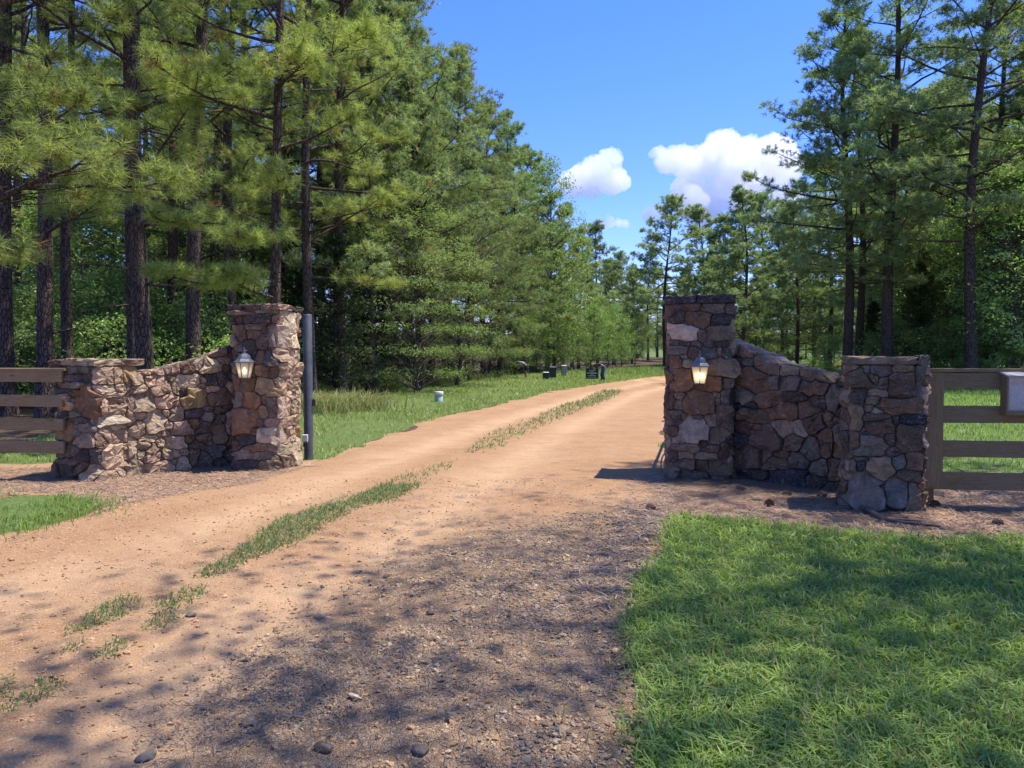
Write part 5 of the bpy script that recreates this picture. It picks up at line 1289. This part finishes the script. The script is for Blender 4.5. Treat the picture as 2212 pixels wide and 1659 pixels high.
# near lawn on the right: dense turf, then longer stray blades
def near_keep(x, y): 
    m = lawn_mask(x + rg.normal(0, .05, len(x)), y + rg.normal(0, .05, len(x)))[0]
    dist = np.hypot(x, y)
    return m & (rg.random(len(x)) < np.clip((3.4 / dist) ** 1.3, .12, 1)) & (x < .74 * np.maximum(y, .2) + 1.6)
a = scatter(200000, .3, 7.2, 1.6, 7.6, rg, near_keep)
dd = np.hypot(a[:, 0], a[:, 1])
hh = .05 + .075 * fbm(a[:, 0], a[:, 1], 1.4, 51, 3) + .012 * (dd - 3).clip(0, 4)
b1 = blades(a, hh, .0052 + .0010 * dd, rg, GA, GB, 1.0, 2)
a2 = scatter(26000, .3, 7.2, 1.6, 7.6, rg, lambda x, y: near_keep(x, y) & (fbm(x, y, .8, 61, 3) > .42))
b2 = blades(a2, .14, .0075, rg, (.17, .26, .06), (.40, .50, .14), 1.1, 2, None, .08)
# clover and weeds low in the turf, thickest along its gravel edge, and blades straying into the gravel
def clover_keep(x, y):
    return near_keep(x, y) & (fbm(x, y, 1.2, 63, 3) + .5 * np.exp(-(x - .75) / .5) > .62)
ac = scatter(60000, .3, 5.5, 1.6, 7.0, rg, clover_keep)
zc = ground_at(ac[:, 0], ac[:, 1]) + .02 + .03 * rg.random(len(ac))
cv, cf, cc = leaves(np.column_stack([ac, zc]), np.array([0, 0, 1.]) + rg.normal(0, .35, (len(ac), 3)), .021, .8, rg, (.10, .18, .05), (.24, .34, .095))
a4 = scatter(9000, .2, 7.2, 1.6, 7.9, rg, lambda x, y: lawn_mask(x + rg.normal(0, .22, len(x)), y + rg.normal(0, .16, len(x)))[0])
b4 = blades(a4, .06, .006, rg, (.10, .17, .05), (.26, .34, .12), 1.1, 2, None, .25)
stuff('lawn_grass', [b1, b2, (cv, [cf], cc), b4], M_GRASS, 'thick green lawn grass beside the gravel in front of the short pillar', 'grass')
# sunlit tuft patch at the left
a = scatter(30000, -8, -3.0, 5.3, 9.3, rg, lambda x, y: lawn_mask(x + rg.normal(0, .16, len(x)), y + rg.normal(0, .12, len(x)))[1] & (fbm(x, y, 1.6, 73, 3) + rg.normal(0, .08, len(x)) > .40))
stuff('patch_grass', [blades(a, .045 + .09 * fbm(a[:, 0], a[:, 1], 1.2, 71, 3), .008, rg, GA, (.25, .36, .09), .7, 2)], M_GRASS, 'bright grass patch before the short sunlit pillar', 'grass')
# verge on the left of the road
def verge_keep(x, y):
    bare = fbm(x, y, .35, 81, 4) > .60
    return lawn_mask(x, y)[2] & ~(bare & (rg.random(len(x)) < .8)) & (rg.random(len(x)) < np.clip((14 / y) ** 1.5, .06, 1))
a = scatter(420000, -12, 16, 10.5, 70, rg, verge_keep)
stuff('verge_grass', [blades(a, .055 + .0022 * a[:, 1], .005 + .0011 * a[:, 1], rg, (.15, .22, .055), (.34, .42, .13), .6, 1, None, .12)], M_GRASS, 'mown grass verge between the road and the wood', 'grass')
# fenced lawn and the far field
def right_keep(x, y): return lawn_mask(x, y)[3] & (np.abs(x) < .78 * y + 3) & (rg.random(len(x)) < np.clip((13 / y) ** 1.5, .03, 1))
a = scatter(520000, 2.2, 48, 8.5, 62, rg, right_keep)
a3 = scatter(40000, 4, 60, 60, 118, rg, lambda x, y: lawn_mask(x, y)[3])
b1 = blades(a, .07 + .0025 * a[:, 1], .006 + .0012 * a[:, 1], rg, (.14, .23, .05), (.33, .44, .11), .6, 1)
b3 = blades(a3, .35, .10, rg, (.11, .18, .05), (.26, .33, .11), .6, 1, None, .12)
stuff('field_grass', [b1, b3], M_GRASS, 'grass of the fenced lawn and the open field behind it', 'grass')
# grass strip down the middle of the track
STRIPS = [(1290, 862, 60, 10), (1215, 890, 50, 12), (1160, 915, 42, 12), (1080, 948, 60, 16), (1035, 968, 28, 8), (938, 1020, 42, 9), (860, 1056, 70, 20), (800, 1080, 60, 14), (700, 1118, 70, 20), (620, 1155, 90, 24), (560, 1190, 80, 18), (485, 1228, 60, 14), (385, 1306, 62, 16), (245, 1330, 60, 20), (190, 1362, 50, 14), (355, 1350, 46, 14), (245, 1414, 45, 12), (155, 1410, 32, 9), (90, 1500, 50, 18), (10, 1490, 26, 16), (50, 1520, 60, 14)]
def strip_keep(x, y):
    z = -EYE; u = x; fwd = y * CP - z * SP * 1.0
    px = CX + F * x / (y * CP + EYE * SP); py = CY + F * (EYE * CP - y * SP) / (y * CP + EYE * SP)
    nz = (fbm(x, y, 2.0, 91, 3) - .5) * 1.1
    m = np.zeros(len(x), bool)
    for (cx_, cy_, rx, ry) in STRIPS:
        q = ((px - cx_) / rx) ** 2 + ((py - cy_ + .38 * (px - cx_)) / (ry * 1.25)) ** 2
        m |= (q + nz + rg.normal(0, .32, len(x)) < .85)
    return m & (rg.random(len(x)) < np.clip((6 / y) ** 1.1, .1, 1))
a = np.vstack([scatter(200000, -4.6, 9, 9, 34, rg, strip_keep), scatter(130000, -4.6, 0.2, 2.8, 9, rg, strip_keep)])
stuff('strip_grass', [blades(a, .03 + .0035 * a[:, 1], .0055 + .0011 * a[:, 1], rg, (.075, .13, .05), (.19, .25, .09), 1.0, 1, None, .08)], M_GRASS, 'ragged strip of grass down the middle of the dirt track', 'grass')
# weeds at the wood edge and wall feet
def weed_keep(x, y):
    t = TREELINE(y); return (x < t + .3) & (x > t - 2.6) & (rg.random(len(x)) < np.clip((24 / y) ** 1.2, .1, 1)) & (fbm(x, y, .6, 44, 3) > .36)
a = scatter(60000, -14, 8, 17, 66, rg, weed_keep)
ac = np.array(G(722, 886)[:2]); aw = ac + rg.normal(0, [.75, .9], (1500, 2)); aw = aw[aw[:, 0] > TREELINE(aw[:, 1]) - 2]
bw = blades(aw, .62, .020, rg, (.14, .19, .06), (.36, .38, .17), .75, 2, None, .30)
stuff('edge_weeds', [bw, blades(a, .30 + .25 * fbm(a[:, 0], a[:, 1], .7, 45, 2), .016 + .0006 * a[:, 1], rg, (.055, .095, .03), (.20, .22, .085), .7, 2, None, .22)], M_GRASS, 'tall loose weeds along the shaded foot of the wood', 'weeds')
# pine straw on the bare soil round both walls
def straw_keep(x, y):
    zr, e = road_z(x, y)
    l = lawn_mask(x, y); return (e < .25) & ~(l[0] | l[1] | l[2] | l[3])
a = np.vstack([scatter(16000, .9, 6.5, 6.2, 9.8, rg, straw_keep), scatter(12000, -7.5, -2.4, 7.2, 10.6, rg, straw_keep), scatter(2600, .3, 2.6, 4.5, 9.5, rg, lambda x, y: (x > ROAD_R(y) - .5))])
def flat_needles(a, L, wd, cA, cB, lift=.012):
    N = len(a); az = rg.uniform(0, 6.28, N); z = ground_at(a[:, 0], a[:, 1]) + .004 + rg.random(N) * lift
    b = np.column_stack([a, z]); d = np.column_stack([np.cos(az), np.sin(az), rg.normal(0, .06, N)]) * (L * rg.uniform(.6, 1.2, N))[:, None]
    s = np.column_stack([-np.sin(az), np.cos(az), np.zeros(N)]) * wd * .5
    bend = s / wd * rg.normal(0, .03, (N, 1)) + np.array([0, 0, .006])
    V = np.stack([b - s, b + s, b + d * .5 + s + bend, b + d * .5 - s + bend, b + d], 1).reshape(-1, 3); i = np.arange(N)[:, None] * 5
    t = rg.random((N, 1)); return V, [i + np.array([[0, 1, 2, 3]]), i + np.array([[3, 2, 4]])], np.repeat(np.array(cA) * (1 - t) + np.array(cB) * t, 5, 0)
stuff('pine_straw', [flat_needles(a, .16, .0075, (.15, .095, .07), (.50, .37, .28))], M_STRAW, 'fallen pine needles strewn over bare soil round the stone walls', 'litter')
# dry twigs and needles drifting over the gravel
c1 = [G(*q)[:2] for q in ((760, 1420), (520, 1560), (700, 1440), (980, 1500), (1180, 1360), (1120, 1200), (620, 1500), (1260, 1250), (900, 1230), (1060, 1130), (1290, 1450))]
a = np.vstack([np.array(c)[None] + rg.normal(0, [.26, .16], (420, 2)) for c in c1] + [scatter(5000, -1.4, 1.4, 2.4, 8, rg, lambda x, y: (x > GRAVEL_L(y) - .2) & (x < ROAD_R(y)))])
stuff('twig_litter', [flat_needles(a, .085, .0034, (.10, .075, .065), (.30, .23, .185), .014)], M_STRAW, 'dry twigs and grey needles drifted over the gravel', 'litter')
# gravel
import bmesh
bm = bmesh.new(); bmesh.ops.create_icosphere(bm, subdivisions=1, radius=1)
IV = np.array([v.co[:] for v in bm.verts]); IF = np.array([[v.index for v in f.verts] for f in bm.faces]); bm.free()
bm = bmesh.new(); bmesh.ops.create_icosphere(bm, subdivisions=2, radius=1)
IV2 = np.array([v.co[:] for v in bm.verts]); IF2 = np.array([[v.index for v in f.verts] for f in bm.faces]); bm.free()
def pebbles(xy, size, iv, ifc, sink=.25, warm=0.0):
    N = len(xy); z = ground_at(xy[:, 0], xy[:, 1])
    sc3 = size[:, None] * rg.uniform(.65, 1.25, (N, 3)) * np.array([1.1, .9, .55])
    q = iv[None] * (1 + rg.normal(0, .13, (N, len(iv), 1))) * sc3[:, None]
    az = rg.uniform(0, 6.28, N); c, s = np.cos(az)[:, None], np.sin(az)[:, None]
    tl = rg.normal(0, .25, (N, 2))
    x = q[..., 0] * c - q[..., 1] * s; y = q[..., 0] * s + q[..., 1] * c; zz = q[..., 2] + x * tl[:, :1] + y * tl[:, 1:]
    V = np.stack([x + xy[:, :1], y + xy[:, 1:], zz + z[:, None] + sc3[:, 2:] * (1 - 2 * sink)], 2).reshape(-1, 3)
    Fq = (ifc[None] + (np.arange(N) * len(iv))[:, None, None]).reshape(-1, 3)
    pal = np.array([(.30, .23, .18), (.40, .33, .27), (.22, .165, .13), (.25, .23, .22), (.46, .38, .31), (.34, .22, .14), (.15, .145, .155), (.36, .28, .20), (.28, .20, .165)])
    pal = pal * (1 - warm) + np.array([.46, .29, .175]) * warm
    pal = pal * np.array([1.16, 1.06, .82])
    C = np.repeat(pal[rg.integers(len(pal), size=N)] * rg.uniform(.75, 1.15, (N, 1)), len(iv), 0)
    return V, [Fq], C
M_PEB = NT('loose_gravel'); _c = M_PEB.n('Attribute', attribute_name='col').outputs['Color']; _p = M_PEB.pos(); _n = M_PEB.noise(_p, 120, 4, .6)
M_PEB = M_PEB.done(M_PEB.bsdf(M_PEB.mix(M_PEB.mapr(_n, .3, .7), M_PEB.mix(1, _c, (.7, .68, .66), 'MULTIPLY'), _c), .85, M_PEB.bump(_n, .3, .004), .25))
def grav_keep(x, y):
    q = fbm(x, y, 1.1, 111, 4) * .75 + fbm(x, y, 3.5, 117, 3) * .25
    g_ = sstep(-.5, .7, x - GRAVEL_L(y)) * sstep(9.2, 6.5, y) * (x < ROAD_R(y) + .05)
    return (rg.random(len(x)) < g_ * sstep(.34, .60, q) * np.clip((3.4 / np.maximum(y, 1)) ** 1.2, .15, 1)) 
a = scatter(170000, -2.6, 2.0, 1.7, 9.0, rg, grav_keep)
b = scatter(14000, -4.4, 2.0, 1.8, 9.5, rg, lambda x, y: (x > ROAD_L(y)) & (x < ROAD_R(y)) & (rg.random(len(x)) < np.clip((4 / y) ** 1.0, .2, 1)))
big = scatter(900, -2.2, 1.6, 1.8, 8.5, rg, grav_keep)
stuff('gravel', [pebbles(a, np.exp(rg.normal(math.log(.0072), .38, len(a))).clip(.003, .02), IV, IF), pebbles(b, np.exp(rg.normal(math.log(.007), .4, len(b))).clip(.003, .018), IV, IF, .25, .65), pebbles(big, np.exp(rg.normal(math.log(.016), .3, len(big))), IV2, IF2)], M_PEB, 'loose mixed gravel covering the near side of the track', 'gravel')
print('GRAVEL', len(a), len(b), len(big))
# ------------------------------------------------------------------ clouds
def cloud(label, D, puffs, seed):
    """puffs: (px, py, radius px); real size at distance D"""
    rng = np.random.default_rng(seed)
    k = D / F
    cs = []
    for (px, py, r) in puffs:
        c = P(px, py, D) + np.array([0, rng.normal(0, r * k * .5), 0])
        cs.append((c, r * k))
        for _ in range(7):
            d = unit(rng.normal(size=3)); d[2] = abs(d[2]) * .9 - .25
            cs.append((c + d * r * k * .72, r * k * rng.uniform(.28, .5)))
    ctr = np.mean([c for c, _ in cs], 0)
    V = []; Fq = []; n = 0
    for c, r in cs:
        q = IV2 * r * np.array([1, 1, .86]); V.append(q + c - ctr); Fq.append(IF2 + n); n += len(IV2)
    o = link('cloud', mesh('cloud', np.concatenate(V), [np.concatenate(Fq)], None, True, [M_CLOUD]), None, tuple(ctr))
    rm = o.modifiers.new('merge', 'REMESH'); rm.mode = 'VOXEL'; rm.voxel_size = 1.5 * k; rm.use_smooth_shade = True
    for s, st in ((24, 14), (9, 7.5), (3.6, 3.4)):
        tx = bpy.data.textures.new('cloud_billow', 'CLOUDS'); tx.noise_scale = s * k; tx.noise_depth = 3
        dm = o.modifiers.new('billow', 'DISPLACE'); dm.texture = tx; dm.texture_coords = 'LOCAL'; dm.strength = st * k * 1.5; dm.mid_level = .45
    rm = o.modifiers.new('clean', 'REMESH'); rm.mode = 'VOXEL'; rm.voxel_size = 1.1 * k; rm.use_smooth_shade = True
    return tag(o, label, 'cloud', 'fair weather clouds')
c_ = NT('cloud_white')
_v = c_.n('VolumePrincipled'); _v.inputs['Color'].default_value = (.995, .995, .998, 1); _v.inputs['Density'].default_value = .017; _v.inputs['Anisotropy'].default_value = .2
c_.t.links.new(_v.outputs[0], c_.out.inputs['Volume']); M_CLOUD = c_.m
cloud('largest white cumulus cloud, heaped up behind the pines', 2600, [(1562, 312, 38), (1612, 335, 46), (1660, 345, 50), (1530, 350, 42), (1480, 355, 40), (1445, 350, 32), (1580, 375, 45), (1640, 390, 40), (1490, 400, 36), (1550, 425, 42), (1480, 440, 40), (1420, 458, 24), (1400, 464, 14), (1425, 335, 20), (1600, 440, 44), (1520, 460, 40), (1650, 450, 40), (1690, 360, 50), (1700, 430, 40), (1560, 300, 20)], 1)
cloud('lone mid sized cumulus cloud beside the tall broadleaf tree', 2600, [(1290, 365, 34), (1315, 350, 26), (1260, 385, 36), (1240, 405, 30), (1320, 390, 36), (1345, 398, 18), (1275, 410, 28), (1225, 390, 22)], 2)
cloud('smallest wisp of cloud low over the distant pines', 2600, [(1300, 481, 11), (1318, 478, 13), (1335, 482, 11), (1349, 484, 7), (1286, 480, 6)], 3)
